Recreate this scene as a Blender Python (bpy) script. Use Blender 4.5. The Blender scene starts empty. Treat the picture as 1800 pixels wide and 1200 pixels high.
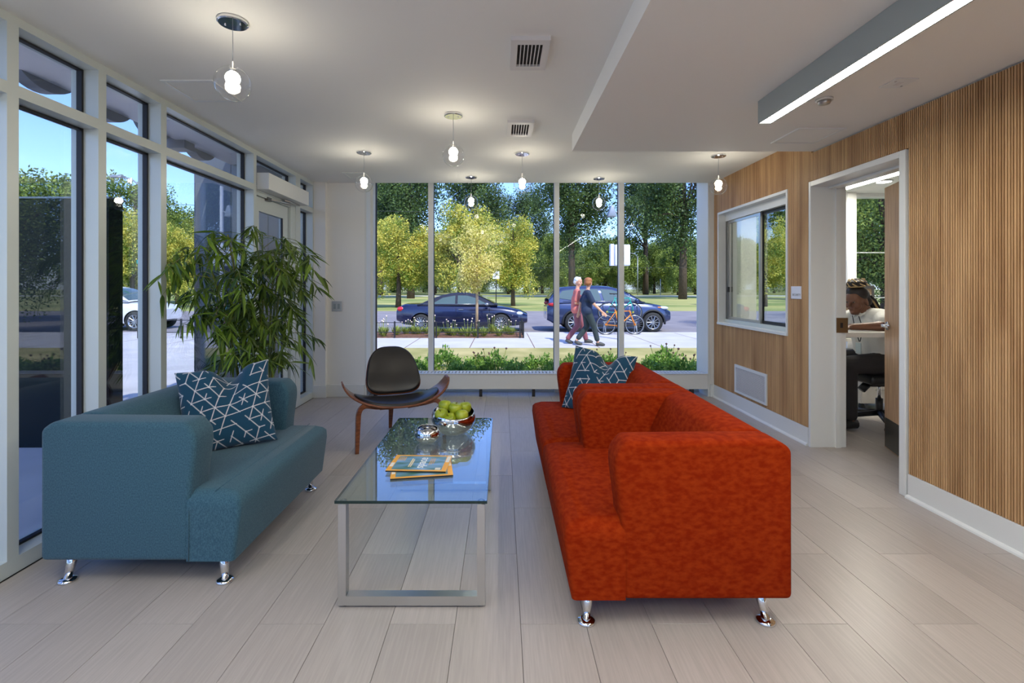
import bpy, bmesh, math, random
import numpy as np
from mathutils import Vector, Matrix, Euler
random.seed(7); rng = np.random.default_rng(7)
S = bpy.context.scene; COL = S.collection
PI = math.pi
# ------------------------------------------------------------------ camera, sky, sun, exposure
CAM_H = 1.3
cd = bpy.data.cameras.new('camera'); cam = bpy.data.objects.new('camera', cd); COL.objects.link(cam)
cam.location = (0, 0, CAM_H); cam.rotation_euler = (PI/2, 0, 0)
cd.lens = 17.0; cd.sensor_width = 36.0; cd.shift_x = 0.010; cd.shift_y = -96/1800; cd.clip_start = 0.05; cd.clip_end = 600
S.camera = cam
S.cycles.adaptive_threshold = 0.025; S.cycles.max_bounces = 8; S.cycles.diffuse_bounces = 4; S.cycles.glossy_bounces = 4; S.cycles.transmission_bounces = 4; S.cycles.transparent_max_bounces = 24
S.cycles.caustics_reflective = False; S.cycles.caustics_refractive = False; S.cycles.sample_clamp_indirect = 6
S.view_settings.view_transform = 'Standard'; S.view_settings.look = 'None'
S.view_settings.gamma = 1.0; S.view_settings.use_curve_mapping = False
S.view_settings.exposure = 1.28
SUN_EL, SUN_AZ = math.radians(50), math.radians(28)      # light travels towards -x and +y
w = bpy.data.worlds.new('world'); S.world = w; w.use_nodes = True
nt = w.node_tree; bg = nt.nodes['Background']
sky = nt.nodes.new('ShaderNodeTexSky'); sky.sky_type = 'NISHITA'; sky.sun_disc = False
sky.sun_elevation = SUN_EL; sky.sun_rotation = PI - SUN_AZ; sky.air_density = 1.0; sky.dust_density = 0.6; sky.ozone_density = 2.0
tint = nt.nodes.new('ShaderNodeMix'); tint.data_type = 'RGBA'; tint.blend_type = 'MULTIPLY'; tint.inputs[0].default_value = 1.0; tint.inputs[7].default_value = (0.60, 0.69, 1.06, 1)
nt.links.new(sky.outputs[0], tint.inputs[6]); nt.links.new(tint.outputs[2], bg.inputs[0]); bg.inputs[1].default_value = 0.166
sd = bpy.data.lights.new('sun', 'SUN'); sd.energy = 2.2; sd.angle = math.radians(0.6); sd.color = (1.0, 0.93, 0.8)
sun = bpy.data.objects.new('sun', sd); COL.objects.link(sun); sun.location = (20, -30, 40)
ld = Vector((-math.sin(SUN_AZ)*math.cos(SUN_EL), math.cos(SUN_AZ)*math.cos(SUN_EL), -math.sin(SUN_EL)))
sun.rotation_euler = ld.to_track_quat('-Z', 'Y').to_euler()

# ------------------------------------------------------------------ helpers
def srgb(r, g, b):
    f = lambda c: (c/255/12.92) if c/255 <= 0.04045 else ((c/255+0.055)/1.055)**2.4
    return (f(r), f(g), f(b), 1)
MATS = {}
def M(name, col, rough=0.5, metal=0.0, col2=None, scale=None, detail=3, bump=0.0, bscale=None, stretch=(1,1,1), spec=0.5,
      emit=None, estr=0, island=False, objrand=False, sheen=0, coat=0, trans=0, lo=0.35, hi=0.65):
    m = bpy.data.materials.new(name); m.use_nodes = True; n = m.node_tree.nodes; l = m.node_tree.links
    b = n['Principled BSDF']; b.inputs['Base Color'].default_value = col
    b.inputs['Roughness'].default_value = rough; b.inputs['Metallic'].default_value = metal
    b.inputs['Specular IOR Level'].default_value = spec
    if sheen: b.inputs['Sheen Weight'].default_value = sheen
    if coat: b.inputs['Coat Weight'].default_value = coat; b.inputs['Coat Roughness'].default_value = 0.05
    if emit: b.inputs['Emission Color'].default_value = emit; b.inputs['Emission Strength'].default_value = estr
    tc = n.new('ShaderNodeTexCoord'); mp = n.new('ShaderNodeMapping'); l.new(tc.outputs['Object'], mp.inputs[0])
    mp.inputs['Scale'].default_value = stretch
    if objrand:
        oi = n.new('ShaderNodeObjectInfo'); vm = n.new('ShaderNodeVectorMath'); vm.operation = 'SCALE'; vm.inputs[0].default_value = (37, 11, 53)
        l.new(oi.outputs['Random'], vm.inputs['Scale']); l.new(vm.outputs[0], mp.inputs['Location'])
    if col2 is not None:
        rp = n.new('ShaderNodeValToRGB'); rp.color_ramp.elements[0].position = lo; rp.color_ramp.elements[1].position = hi
        rp.color_ramp.elements[0].color = col; rp.color_ramp.elements[1].color = col2
        if scale:
            tx = n.new('ShaderNodeTexNoise'); tx.inputs['Scale'].default_value = scale; tx.inputs['Detail'].default_value = detail
            l.new(mp.outputs[0], tx.inputs[0]); src = tx.outputs['Fac']
        if island or objrand:
            if island: g = n.new('ShaderNodeNewGeometry'); rs = g.outputs['Random Per Island']
            else: rs = oi.outputs['Random']
            if scale:
                mx = n.new('ShaderNodeMath'); mx.operation = 'MULTIPLY_ADD'; mx.inputs[1].default_value = 0.35
                sb = n.new('ShaderNodeMath'); sb.operation = 'SUBTRACT'; sb.inputs[1].default_value = 0.5
                l.new(rs, sb.inputs[0]); l.new(sb.outputs[0], mx.inputs[0]); l.new(src, mx.inputs[2]); src = mx.outputs[0]
            else: src = rs
        l.new(src, rp.inputs[0]); l.new(rp.outputs[0], b.inputs['Base Color'])
    if bump:
        t2 = n.new('ShaderNodeTexNoise'); t2.inputs['Scale'].default_value = bscale or 200; t2.inputs['Detail'].default_value = 2
        l.new(mp.outputs[0], t2.inputs[0]); bp = n.new('ShaderNodeBump'); bp.inputs['Strength'].default_value = bump; bp.inputs['Distance'].default_value = 0.005
        l.new(t2.outputs['Fac'], bp.inputs['Height']); l.new(bp.outputs[0], b.inputs['Normal'])
    if trans:
        tl = n.new('ShaderNodeBsdfTranslucent'); ms = n.new('ShaderNodeMixShader'); ms.inputs[0].default_value = trans
        bc = b.inputs['Base Color']
        if bc.is_linked: l.new(bc.links[0].from_socket, tl.inputs[0])
        else: tl.inputs[0].default_value = col
        l.new(b.outputs[0], ms.inputs[1]); l.new(tl.outputs[0], ms.inputs[2]); l.new(ms.outputs[0], n['Material Output'].inputs[0])
    MATS[name] = m; return m
def glass_mat(name, tint=(0.93, 0.97, 0.96, 1), ior=1.5, rough=0.0, boost=1.0):
    m = bpy.data.materials.new(name); m.use_nodes = True; n = m.node_tree.nodes; l = m.node_tree.links
    n.remove(n['Principled BSDF'])
    t = n.new('ShaderNodeBsdfTransparent'); t.inputs[0].default_value = tint
    g = n.new('ShaderNodeBsdfGlossy'); g.inputs['Roughness'].default_value = rough
    ge = n.new('ShaderNodeNewGeometry'); dt = n.new('ShaderNodeVectorMath'); dt.operation = 'DOT_PRODUCT'
    l.new(ge.outputs['Normal'], dt.inputs[0]); l.new(ge.outputs['Incoming'], dt.inputs[1])
    def mth(op, a, b=None, c=None, cl=False):
        k = n.new('ShaderNodeMath'); k.operation = op; k.use_clamp = cl
        for i, q in enumerate((a, b, c)):
            if q is None: continue
            if isinstance(q, (int, float)): k.inputs[i].default_value = q
            else: l.new(q, k.inputs[i])
        return k.outputs[0]
    ca = mth('ABSOLUTE', dt.outputs['Value']); pw = mth('POWER', mth('SUBTRACT', 1.0, ca, cl=True), 5.0)
    f0 = ((ior-1)/(ior+1))**2                                   # Schlick reflectance, the same from both faces of the sheet
    fr = mth('MULTIPLY_ADD', pw, 1-f0, f0)
    ms = n.new('ShaderNodeMixShader'); l.new(mth('MULTIPLY', fr, boost, cl=True), ms.inputs[0])
    l.new(t.outputs[0], ms.inputs[1]); l.new(g.outputs[0], ms.inputs[2])
    l.new(ms.outputs[0], n['Material Output'].inputs[0]); MATS[name] = m; return m

def link(o, parent=None):
    COL.objects.link(o)
    if parent is not None: o.parent = parent
    return o
def props(o, label=None, cat=None, group=None, kind=None):
    if label: o['label'] = label
    if cat: o['category'] = cat
    if group: o['group'] = group
    if kind: o['kind'] = kind
    return o
def thing(name, label, cat, loc=(0,0,0), rz=0, group=None, kind=None):
    o = bpy.data.objects.new(name, None); o.empty_display_size = 0.1; link(o)
    o.location = loc; o.rotation_euler = (0, 0, rz)
    return props(o, label, cat, group, kind)
def mk(name, bm, mat, parent=None, smooth=False, loc=None, rot=None):
    me = bpy.data.meshes.new(name); bm.normal_update(); bm.to_mesh(me); bm.free()
    for m in (mat if isinstance(mat, (list, tuple)) else [mat]): me.materials.append(m)
    if smooth: me.polygons.foreach_set('use_smooth', [True]*len(me.polygons))
    o = bpy.data.objects.new(name, me); link(o, parent)
    if loc: o.location = loc
    if rot: o.rotation_euler = rot
    return o
def pyo(name, verts, faces, mat, parent=None, smooth=False):
    me = bpy.data.meshes.new(name); me.from_pydata([tuple(v) for v in verts], [], [tuple(f) for f in faces]); me.update()
    for m in (mat if isinstance(mat, (list, tuple)) else [mat]): me.materials.append(m)
    if smooth: me.polygons.foreach_set('use_smooth', [True]*len(me.polygons))
    o = bpy.data.objects.new(name, me); link(o, parent); return o
def bx(bm, x0, x1, y0, y1, z0, z1):
    v = [bm.verts.new((x, y, z)) for x in (x0, x1) for y in (y0, y1) for z in (z0, z1)]
    for f in ((0,1,3,2), (4,6,7,5), (0,4,5,1), (2,3,7,6), (0,2,6,4), (1,5,7,3)): bm.faces.new([v[i] for i in f])
    return v
def box(name, x0, x1, y0, y1, z0, z1, mat, parent=None, bev=0, seg=2, smooth=False):
    bm = bmesh.new(); bx(bm, x0, x1, y0, y1, z0, z1)
    bmesh.ops.recalc_face_normals(bm, faces=bm.faces)
    if bev: bmesh.ops.bevel(bm, geom=list(bm.edges), offset=bev, segments=seg, profile=0.5, affect='EDGES')
    return mk(name, bm, mat, parent, smooth or (bev > 0 and seg > 2))
def boxes(name, lst, mat, parent=None):
    bm = bmesh.new()
    for b in lst: bx(bm, *b)
    bmesh.ops.recalc_face_normals(bm, faces=bm.faces)
    return mk(name, bm, mat, parent)
def hexa(name, pts, mat, parent=None, bev=0, seg=3):
    """pts: 4 bottom then 4 top, same winding"""
    bm = bmesh.new(); v = [bm.verts.new(p) for p in pts]
    for f in ((3,2,1,0), (4,5,6,7), (0,1,5,4), (1,2,6,5), (2,3,7,6), (3,0,4,7)): bm.faces.new([v[i] for i in f])
    bmesh.ops.recalc_face_normals(bm, faces=bm.faces)
    if bev: bmesh.ops.bevel(bm, geom=list(bm.edges), offset=bev, segments=seg, profile=0.5, affect='EDGES')
    return mk(name, bm, mat, parent, bev > 0)
def prism(bm, poly, axis, a, b):
    """extrude 2D poly along axis between a and b. axis 'y': poly is (x,z); 'z': (x,y); 'x': (y,z)"""
    f3 = {'y': lambda p, t: (p[0], t, p[1]), 'z': lambda p, t: (p[0], p[1], t), 'x': lambda p, t: (t, p[0], p[1])}[axis]
    A = [bm.verts.new(f3(p, a)) for p in poly]; B = [bm.verts.new(f3(p, b)) for p in poly]; n = len(poly)
    bm.faces.new(A); bm.faces.new(B[::-1])
    for i in range(n): bm.faces.new([A[i], B[i], B[(i+1) % n], A[(i+1) % n]])
def prism_o(name, poly, axis, a, b, mat, parent=None, bev=0, seg=3):
    bm = bmesh.new(); prism(bm, poly, axis, a, b); bmesh.ops.recalc_face_normals(bm, faces=bm.faces)
    if bev: bmesh.ops.bevel(bm, geom=list(bm.edges), offset=bev, segments=seg, profile=0.5, affect='EDGES', clamp_overlap=True)
    return mk(name, bm, mat, parent, bev > 0)
def tube_bm(bm, pts, r, n=8, cap=True, flat=None):
    pts = [Vector(p) for p in pts]; rs = r if isinstance(r, (list, tuple)) else [r]*len(pts)
    t0 = (pts[1]-pts[0]).normalized(); up = Vector((0,0,1)) if abs(t0.z) < 0.9 else Vector((1,0,0))
    nrm = t0.cross(up).normalized(); rings = []
    for i, p in enumerate(pts):
        t = (pts[min(i+1, len(pts)-1)] - pts[max(i-1, 0)]).normalized()
        nrm = (nrm - t*nrm.dot(t)).normalized(); bn = t.cross(nrm)
        ring = []
        for k in range(n):
            a = 2*PI*(k+0.5)/n; ca, sa = math.cos(a), math.sin(a)
            fx, fy = (flat if flat else (1, 1))
            ring.append(bm.verts.new(p + nrm*ca*rs[i]*fx + bn*sa*rs[i]*fy))
        rings.append(ring)
    for a, b in zip(rings, rings[1:]):
        for k in range(n): bm.faces.new([a[k], a[(k+1) % n], b[(k+1) % n], b[k]])
    if cap: bm.faces.new(rings[0][::-1]); bm.faces.new(rings[-1])
def tube(name, pts, r, mat, parent=None, n=8, flat=None, smooth=True):
    bm = bmesh.new(); tube_bm(bm, pts, r, n, True, flat); bmesh.ops.recalc_face_normals(bm, faces=bm.faces)
    return mk(name, bm, mat, parent, smooth)
def lathe_bm(bm, prof, n=24, axis='z', c=(0,0,0)):
    rings = []
    for (r, h) in prof:
        if r < 1e-6: r = 1e-5
        ring = []
        for k in range(n):
            a = 2*PI*k/n; u, v = r*math.cos(a), r*math.sin(a)
            p = {'z': (u, v, h), 'y': (u, h, v), 'x': (h, u, v)}[axis]
            ring.append(bm.verts.new((p[0]+c[0], p[1]+c[1], p[2]+c[2])))
        rings.append(ring)
    for a, b in zip(rings, rings[1:]):
        for k in range(n): bm.faces.new([a[k], a[(k+1) % n], b[(k+1) % n], b[k]])
    bmesh.ops.remove_doubles(bm, verts=bm.verts, dist=2e-5)
def lathe(name, prof, mat, parent=None, n=24, axis='z', c=(0,0,0), smooth=True):
    bm = bmesh.new(); lathe_bm(bm, prof, n, axis, c); bmesh.ops.recalc_face_normals(bm, faces=bm.faces)
    return mk(name, bm, mat, parent, smooth)
def ball(name, c, r, mat, parent=None, seg=16, sc=(1,1,1)):
    bm = bmesh.new(); bmesh.ops.create_uvsphere(bm, u_segments=seg, v_segments=max(6, seg//2), radius=r)
    for v in bm.verts: v.co = Vector((v.co.x*sc[0], v.co.y*sc[1], v.co.z*sc[2])) + Vector(c)
    return mk(name, bm, mat, parent, True)
def autosmooth(o, ang=35):
    me = o.data
    try: me.set_sharp_from_angle(angle=math.radians(ang)); me.polygons.foreach_set('use_smooth', [True]*len(me.polygons))
    except Exception: pass
def copy_tree(o, parent=None):
    c = o.copy(); COL.objects.link(c); c.parent = parent
    for ch in list(o.children): copy_tree(ch, c)
    return c
def bake_mods(o):
    dg = bpy.context.evaluated_depsgraph_get(); me = bpy.data.meshes.new_from_object(o.evaluated_get(dg)); o.modifiers.clear(); o.data = me; return o
def text(name, body, size, mat, parent, loc, rot, ext=0.0004, align='CENTER'):
    cu = bpy.data.curves.new(name, 'FONT'); cu.body = body; cu.size = size; cu.extrude = ext; cu.align_x = align; cu.align_y = 'CENTER'
    o = bpy.data.objects.new(name, cu); dg = None; link(o); bpy.context.view_layer.update()
    me = bpy.data.meshes.new_from_object(o.evaluated_get(bpy.context.evaluated_depsgraph_get()))
    bpy.data.objects.remove(o); o = bpy.data.objects.new(name, me); me.materials.clear(); me.materials.append(mat); link(o, parent)
    o.location = loc; o.rotation_euler = rot; return o

# ------------------------------------------------------------------ materials
M('white_paint', srgb(234, 233, 229), 0.6)
M('ceiling_paint', srgb(232, 231, 226), 0.75)
M('trim_white', srgb(222, 224, 222), 0.35)
M('alum', srgb(205, 212, 208), 0.35, 0.15, spec=0.6)
M('gasket', (0.008, 0.008, 0.012, 1), 0.5)
M('plank', srgb(163, 155, 150), 0.34, col2=srgb(181, 173, 168), scale=14, detail=8, stretch=(9, 0.35, 1), objrand=True, lo=0.25, hi=0.8)
M('grout', srgb(70, 66, 64), 0.9)
M('slat', srgb(162, 121, 80), 0.5, col2=srgb(210, 170, 122), scale=3, stretch=(3, 3, 0.5), island=True, lo=0.2, hi=0.8)
M('slat_back', srgb(26, 16, 10), 0.9)
M('door_wood', srgb(172, 132, 95), 0.3, col2=srgb(205, 168, 128), scale=5, detail=6, stretch=(12, 12, 0.6))
M('chrome', (0.75, 0.75, 0.76, 1), 0.06, 1.0)
M('steel', (0.55, 0.54, 0.52, 1), 0.3, 1.0, bump=0.02, bscale=300, stretch=(1, 1, 8))
M('dark_steel', (0.2, 0.2, 0.2, 1), 0.35, 0.9)
M('black', (0.012, 0.012, 0.014, 1), 0.4)
M('rubber', (0.02, 0.02, 0.02, 1), 0.8)
M('blue_fabric', srgb(46, 79, 96), 0.9, col2=srgb(66, 99, 114), scale=240, detail=4, sheen=0.15, spec=0.15, stretch=(1, 1, 0.6))
M('orange_velvet', srgb(126, 30, 3), 0.85, col2=srgb(150, 50, 12), scale=34, detail=12, spec=0.06, lo=0.36, hi=0.72, stretch=(1, 1, 1.8))
M('leather', (0.012, 0.011, 0.012, 1), 0.33, bump=0.05, bscale=180)
M('walnut', srgb(96, 52, 32), 0.35, col2=srgb(134, 80, 50), scale=6, detail=6, stretch=(1, 10, 10))
M('apple', srgb(122, 142, 20), 0.3, col2=srgb(176, 184, 52), scale=12, detail=3)
M('stem_brown', srgb(74, 52, 30), 0.7)
M('paper', srgb(225, 222, 212), 0.6)
M('mag_yellow', srgb(236, 168, 36), 0.4)
M('mag_cover', srgb(62, 112, 92), 0.3, col2=srgb(132, 172, 214), scale=16, detail=2, stretch=(0.5, 1.5, 1))
M('mag_pale', srgb(235, 215, 165), 0.5)
M('white_ink', (0.9, 0.9, 0.9, 1), 0.5)
M('grey_ink', srgb(110, 112, 112), 0.5)
M('bamboo_leaf', srgb(56, 86, 26), 0.4, col2=srgb(132, 164, 52), objrand=True, trans=0.25, lo=0.0, hi=1.0)
M('bamboo_leaf_mix', srgb(46, 72, 24), 0.4, col2=srgb(112, 138, 46), island=True, trans=0.25, lo=0.0, hi=1.0)
M('bamboo_stem', srgb(74, 104, 28), 0.35, col2=srgb(128, 124, 50), scale=6)
M('pot', srgb(60, 60, 62), 0.5)
M('soil', srgb(50, 38, 28), 0.95)
M('bulb', (1, 0.85, 0.62, 1), 0.4, emit=(1, 0.91, 0.74, 1), estr=42)
M('tube_light', (1, 0.95, 0.86, 1), 0.4, emit=(1, 0.96, 0.83, 1), estr=25)
M('fill_panel', (1, 0.96, 0.9, 1), 0.5, emit=(1, 0.985, 0.87, 1), estr=3.9)  # glow of the added fill panels behind the camera
M('eye_dim', srgb(120, 104, 96), 0.3)
M('fixture_grey', srgb(150, 158, 156), 0.45)
M('grille_white', srgb(215, 212, 210), 0.5)
M('grille_dark', srgb(78, 76, 74), 0.7)
M('skin_dark', srgb(118, 78, 58), 0.45)
M('skin_light', srgb(214, 160, 132), 0.5)
M('shirt_white', srgb(220, 218, 212), 0.8)
M('trousers_dark', srgb(42, 38, 40), 0.8)
M('hair_dark', srgb(36, 26, 24), 0.6)
M('hair_blond', srgb(196, 166, 118), 0.6)
M('hair_white', srgb(225, 225, 226), 0.7)
M('hair_red', srgb(158, 98, 54), 0.6)
M('salmon', srgb(214, 118, 108), 0.8)
M('maroon', srgb(138, 78, 88), 0.8)
M('navy_shirt', srgb(34, 48, 74), 0.8)
M('charcoal', srgb(44, 56, 60), 0.8)
M('shoe', srgb(70, 70, 68), 0.6)
M('badge', srgb(190, 205, 208), 0.4)
M('tan_panel', srgb(150, 128, 104), 0.7)
M('desk_white', srgb(216, 212, 206), 0.4)
M('car_navy', srgb(16, 24, 62), 0.25, 0.3, coat=1.0)
M('car_slate', srgb(44, 58, 96), 0.25, 0.4, coat=1.0)
M('car_white', srgb(225, 226, 232), 0.3, coat=0.6)
M('soft_top', srgb(22, 26, 48), 0.75)
M('car_glass', srgb(74, 92, 88), 0.05, spec=0.9)
M('car_black', srgb(28, 29, 32), 0.55)
M('tail_red', srgb(200, 22, 28), 0.2, coat=1)
M('head_lamp', srgb(210, 214, 220), 0.1, coat=1)
M('amber', srgb(230, 120, 40), 0.3)
M('rim', srgb(170, 172, 175), 0.25, 0.8)
M('lawn', srgb(138, 136, 72), 0.95, col2=srgb(196, 178, 122), scale=1.2, detail=8, lo=0.3, hi=0.75)
M('lawn_far', srgb(112, 132, 62), 0.95, col2=srgb(186, 178, 112), scale=0.12, detail=6, lo=0.35, hi=0.65)
M('concrete', srgb(186, 182, 184), 0.85, col2=srgb(200, 196, 198), scale=1.5, detail=6)
M('asphalt', srgb(128, 122, 128), 0.85, col2=srgb(146, 140, 144), scale=0.8, detail=8)
M('mulch', srgb(92, 58, 40), 0.95, col2=srgb(130, 92, 66), scale=18)
M('bark', srgb(62, 50, 40), 0.9, col2=srgb(98, 82, 66), scale=8, stretch=(4, 4, 0.6))
M('bark_pale', srgb(150, 124, 96), 0.9, col2=srgb(186, 158, 124), scale=8, stretch=(4, 4, 0.6))
M('leaf_dark', srgb(44, 68, 38), 0.6, col2=srgb(108, 132, 70), scale=0.45, detail=2, island=True, trans=0.3, lo=0.30, hi=0.72)
M('leaf_mid', srgb(66, 96, 40), 0.6, col2=srgb(164, 180, 84), scale=0.8, detail=2, island=True, trans=0.3, lo=0.30, hi=0.72)
M('leaf_yellow', srgb(104, 136, 44), 0.6, col2=srgb(244, 226, 108), scale=1.1, detail=2, island=True, trans=0.35, lo=0.30, hi=0.72)
M('leaf_gold', srgb(190, 188, 74), 0.6, col2=srgb(248, 230, 150), scale=3.0, detail=2, island=True, trans=0.35, lo=0.30, hi=0.72)
M('shrub', srgb(76, 118, 46), 0.6, col2=srgb(156, 190, 86), scale=5.0, detail=2, island=True, trans=0.3, lo=0.30, hi=0.72)
M('grass_tuft', srgb(110, 140, 50), 0.7, col2=srgb(186, 190, 100), island=True, trans=0.3, lo=0.0, hi=1.0)
M('flower_pale', srgb(232, 208, 190), 0.8)
M('seed_brown', srgb(92, 66, 62), 0.9)
M('galv', srgb(150, 156, 165), 0.45, 0.5)
M('wire', srgb(40, 44, 48), 0.7)
M('sign_white', srgb(222, 226, 238), 0.5)
M('banner_red', srgb(214, 60, 56), 0.6)
M('sign_teal', srgb(22, 140, 130), 0.5)
M('bike_orange', srgb(224, 130, 34), 0.4)
M('bike_yellow', srgb(222, 200, 60), 0.4)
M('bike_teal', srgb(34, 160, 150), 0.4)
M('canopy_white', srgb(218, 214, 216), 0.6)
M('letter_dark', srgb(58, 72, 96), 0.5, col2=srgb(78, 92, 112), scale=20)
M('dark_panel', srgb(14, 18, 20), 0.6, spec=0.15)
M('grey_panel', srgb(92, 98, 108), 0.2, spec=0.5)
M('upper_wall', srgb(150, 140, 130), 0.8)
M('kick', srgb(84, 84, 80), 0.3, 0.8)
M('brass', srgb(128, 106, 78), 0.35, 0.7)
glass_mat('glass_pane', ior=1.52, boost=2.2)
glass_mat('glass_clear', (0.95, 0.98, 0.97, 1), ior=1.52, boost=0.13)
glass_mat('glass_table', (0.86, 0.95, 0.93, 1), 1.52, boost=2.2)
glass_mat('glass_globe', (0.97, 0.97, 0.97, 1), 1.5, boost=1.5)
glass_mat('glass_side', (0.86, 0.90, 0.89, 1), 1.52, boost=1.8)
M('glass_edge', srgb(14, 40, 36), 0.1)
m = MATS
CEIL, SOF = 2.53, 2.393
XL, XR, YB, YG = -2.21, 2.53, 5.725, 6.02
# ------------------------------------------------------------------ the room
YF = -2.4
fl = box('floor', XL-0.1, 6.2, YF, 6.02, -0.12, -0.011, m['grout'])
props(fl, 'pale taupe plank floor running through lobby and office', 'floor', kind='structure')
PW, PL = 0.2525, 0.98
bm = bmesh.new(); bx(bm, -PW/2+0.0008, PW/2-0.0008, -PL/2+0.0008, PL/2-0.0008, -0.011, 0.0)
bmesh.ops.recalc_face_normals(bm, faces=bm.faces)
bmesh.ops.bevel(bm, geom=[e for e in bm.edges if all(v.co.z > -0.005 for v in e.verts)], offset=0.0006, segments=1, affect='EDGES')
pl0 = mk('plank', bm, m['plank'], fl); first = True
cols = range(-8, 24)
for ci in cols:
    xc = -0.18 + PW*(ci+0.5)
    if xc - PW/2 > 5.4: continue
    for ri in range(-2, 7):
        yc = 2.356 + PL*(ri-1.5) + (PL/2 if ci % 2 else 0)
        if yc+PL/2 < 0.9 or yc-PL/2 > 6.0: continue
        if xc > 2.9 and yc < 2.6: continue
        if first: o = pl0; first = False
        else: o = pl0.copy(); COL.objects.link(o); o.parent = fl
        o.location = (xc, yc, 0)
        if yc+PL/2 > 6.0: o.scale.y = (6.0-(yc-PL/2))/PL; o.location.y = (6.0+yc-PL/2)/2
boxes('plank_field', [(XL-0.09, 6.2, YF, 0.88, -0.011, -0.0006)], m['plank'], fl)['kind'] = 'stuff'

ce = boxes('ceiling', [(XL-0.15, 2.76, YF, YB, CEIL, CEIL+0.3), (2.76, 6.3, 1.4, 6.1, 2.45, 2.75),
                       (XL-0.15, 2.53, YB, 6.1, 2.66, 2.83)], m['ceiling_paint'])
props(ce, 'matt off-white lobby ceiling', 'ceiling', kind='structure')
box('soffit', 0.568, XR+0.02, YF, 3.906, SOF, CEIL+0.01, m['ceiling_paint'], ce)
box('shadow_trim', XR-0.012, XR+0.02, YF, 3.9, SOF-0.012, SOF+0.001, m['fixture_grey'], ce)

# back wall: pilaster, wall left of the window, strip right of it
wb = boxes('wall_back', [(XL-0.02, -1.623, YB, 6.1, -0.1, CEIL+0.2), (2.458, 3.02, YB+0.01, 6.1, -0.1, CEIL+0.2),
                         (XL+0.001, XL+0.14, YB-0.05, YB+0.01, 0, CEIL)], m['white_paint'])
props(wb, 'white painted back wall beside the big window', 'wall', kind='structure')
tr = thing('trim_1', 'white reveal boards lining both sides of the big back window', 'trim', kind='structure')
box('reveal_board', -1.623, -1.600, YB-0.004, YG+0.03, 0, 2.66, m['trim_white'], tr)
box('reveal_board', -1.600, -1.566, 5.9, YG+0.03, 0, 2.66, m['trim_white'], tr)
box('reveal_board', 2.440, 2.462, YB-0.004, YG+0.03, 0, 2.66, m['trim_white'], tr)
bb = thing('baseboard_back', 'white baseboard along the back wall and corner pilaster', 'baseboard', kind='structure')
box('board', XL+0.14, -1.625, YB-0.018, YB+0.001, 0, 0.145, m['trim_white'], bb, 0.004)
box('board', XL+0.0, XL+0.155, YB-0.068, YB-0.049, 0, 0.145, m['trim_white'], bb, 0.004)
box('board', 2.464, XR-0.02, YB-0.01, YB+0.012, 0, 0.145, m['trim_white'], bb, 0.004)

# right wall with slat cladding; openings for the office door and the sliding window
D0, D1, DH = 3.02, 3.92, 2.142
W0, W1, WZ0, WZ1 = 4.24, 5.60, 0.871, 2.153
wr = boxes('wall_right', [(XR, 2.76, YF, D0, 0, 2.6), (XR, 2.76, D0, D1, DH, 2.6), (XR, 2.76, D1, W0-0.006, 0, 2.6),
                          (XR, 2.76, W0-0.006, W1+0.006, 0, WZ0-0.001), (XR, 2.76, W0-0.006, W1+0.006, WZ1+0.003, 2.6), (XR, 2.76, W1+0.006, 6.02, 0, 2.6)], m['white_paint'])
props(wr, 'right wall clad in fine vertical wooden slats', 'wall', kind='structure')
XS = XR-0.026
backs, sl = [], []
def topz(y): return (SOF-0.012) if y < 3.906 else CEIL
def segs(y):
    if 2.985 < y < 3.955: return [(2.156, topz(y))]
    if W0-0.004 < y < W1+0.004: return [(0.15, WZ0-0.002), (WZ1+0.002, topz(y))]
    return [(0.15, topz(y))]
y = -1.0; i = 0
while y < 5.70:
    for (a, b) in segs(y+0.0045): sl.append((XS, XR-0.004, y, y+0.0080, a, b))
    y += 0.0145; i += 1
    if i % 14 == 0: y += 0.0012
for (ya, yb) in ((YF, 2.985), (2.985, 3.906), (3.906, 3.955), (3.955, W0-0.004), (W0-0.004, W1+0.004), (W1+0.004, 5.70)):
    for (a, b) in segs((ya+yb)/2): backs.append((XR-0.005, XR+0.001, ya, yb, a, b))
boxes('cladding_backing', backs, m['slat_back'], wr)
boxes('slat_cladding', sl, m['slat'], wr)['kind'] = 'stuff'
bbr = thing('baseboard_right', 'white baseboard with quarter-round along the slatted wall', 'baseboard', kind='structure')
for (a, b) in ((YF, 2.985), (3.957, 5.715)):
    box('board', XR-0.026, XR, a, b, 0, 0.148, m['trim_white'], bbr, 0.003)
    prism_o('quarter_round', [(XR-0.044, 0), (XR-0.026, 0), (XR-0.026, 0.02), (XR-0.034, 0.018), (XR-0.042, 0.01)], 'y', a, b, m['trim_white'], bbr)

# office door frame and door
df = thing('trim_2', 'white metal frame around the office doorway', 'door frame', kind='structure')
for (a, b) in ((2.997, D0+0.025), (D1-0.004, 3.943)):
    box('jamb', XR-0.03, 2.79, a, b, 0, 2.153, m['trim_white'], df, 0.003)
box('jamb_stop', XR+0.17, 2.74, D1-0.018, D1, 0, DH-0.03, m['trim_white'], df)
box('head', XR-0.03, 2.79, D0+0.025, D1-0.004, DH-0.03, 2.153, m['trim_white'], df, 0.003)
box('head_stop', XR+0.12, 2.74, D0+0.03, D1, DH-0.048, DH-0.03, m['trim_white'], df)
box('strike_plate', 2.70, 2.792, D1-0.021, D1-0.017, 0.93, 1.05, m['brass'], df)
box('latch_hole', 2.73, 2.75, D1-0.0225, D1-0.0205, 0.97, 1.01, m['black'], df)
dr = thing('door_1', 'light wooden office door standing ajar with a dark kick plate', 'door', (2.785, 3.055, 0), 0, kind='structure')
dr.rotation_euler.z = -math.atan2(3.09-2.785, 3.905-3.055)
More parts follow.
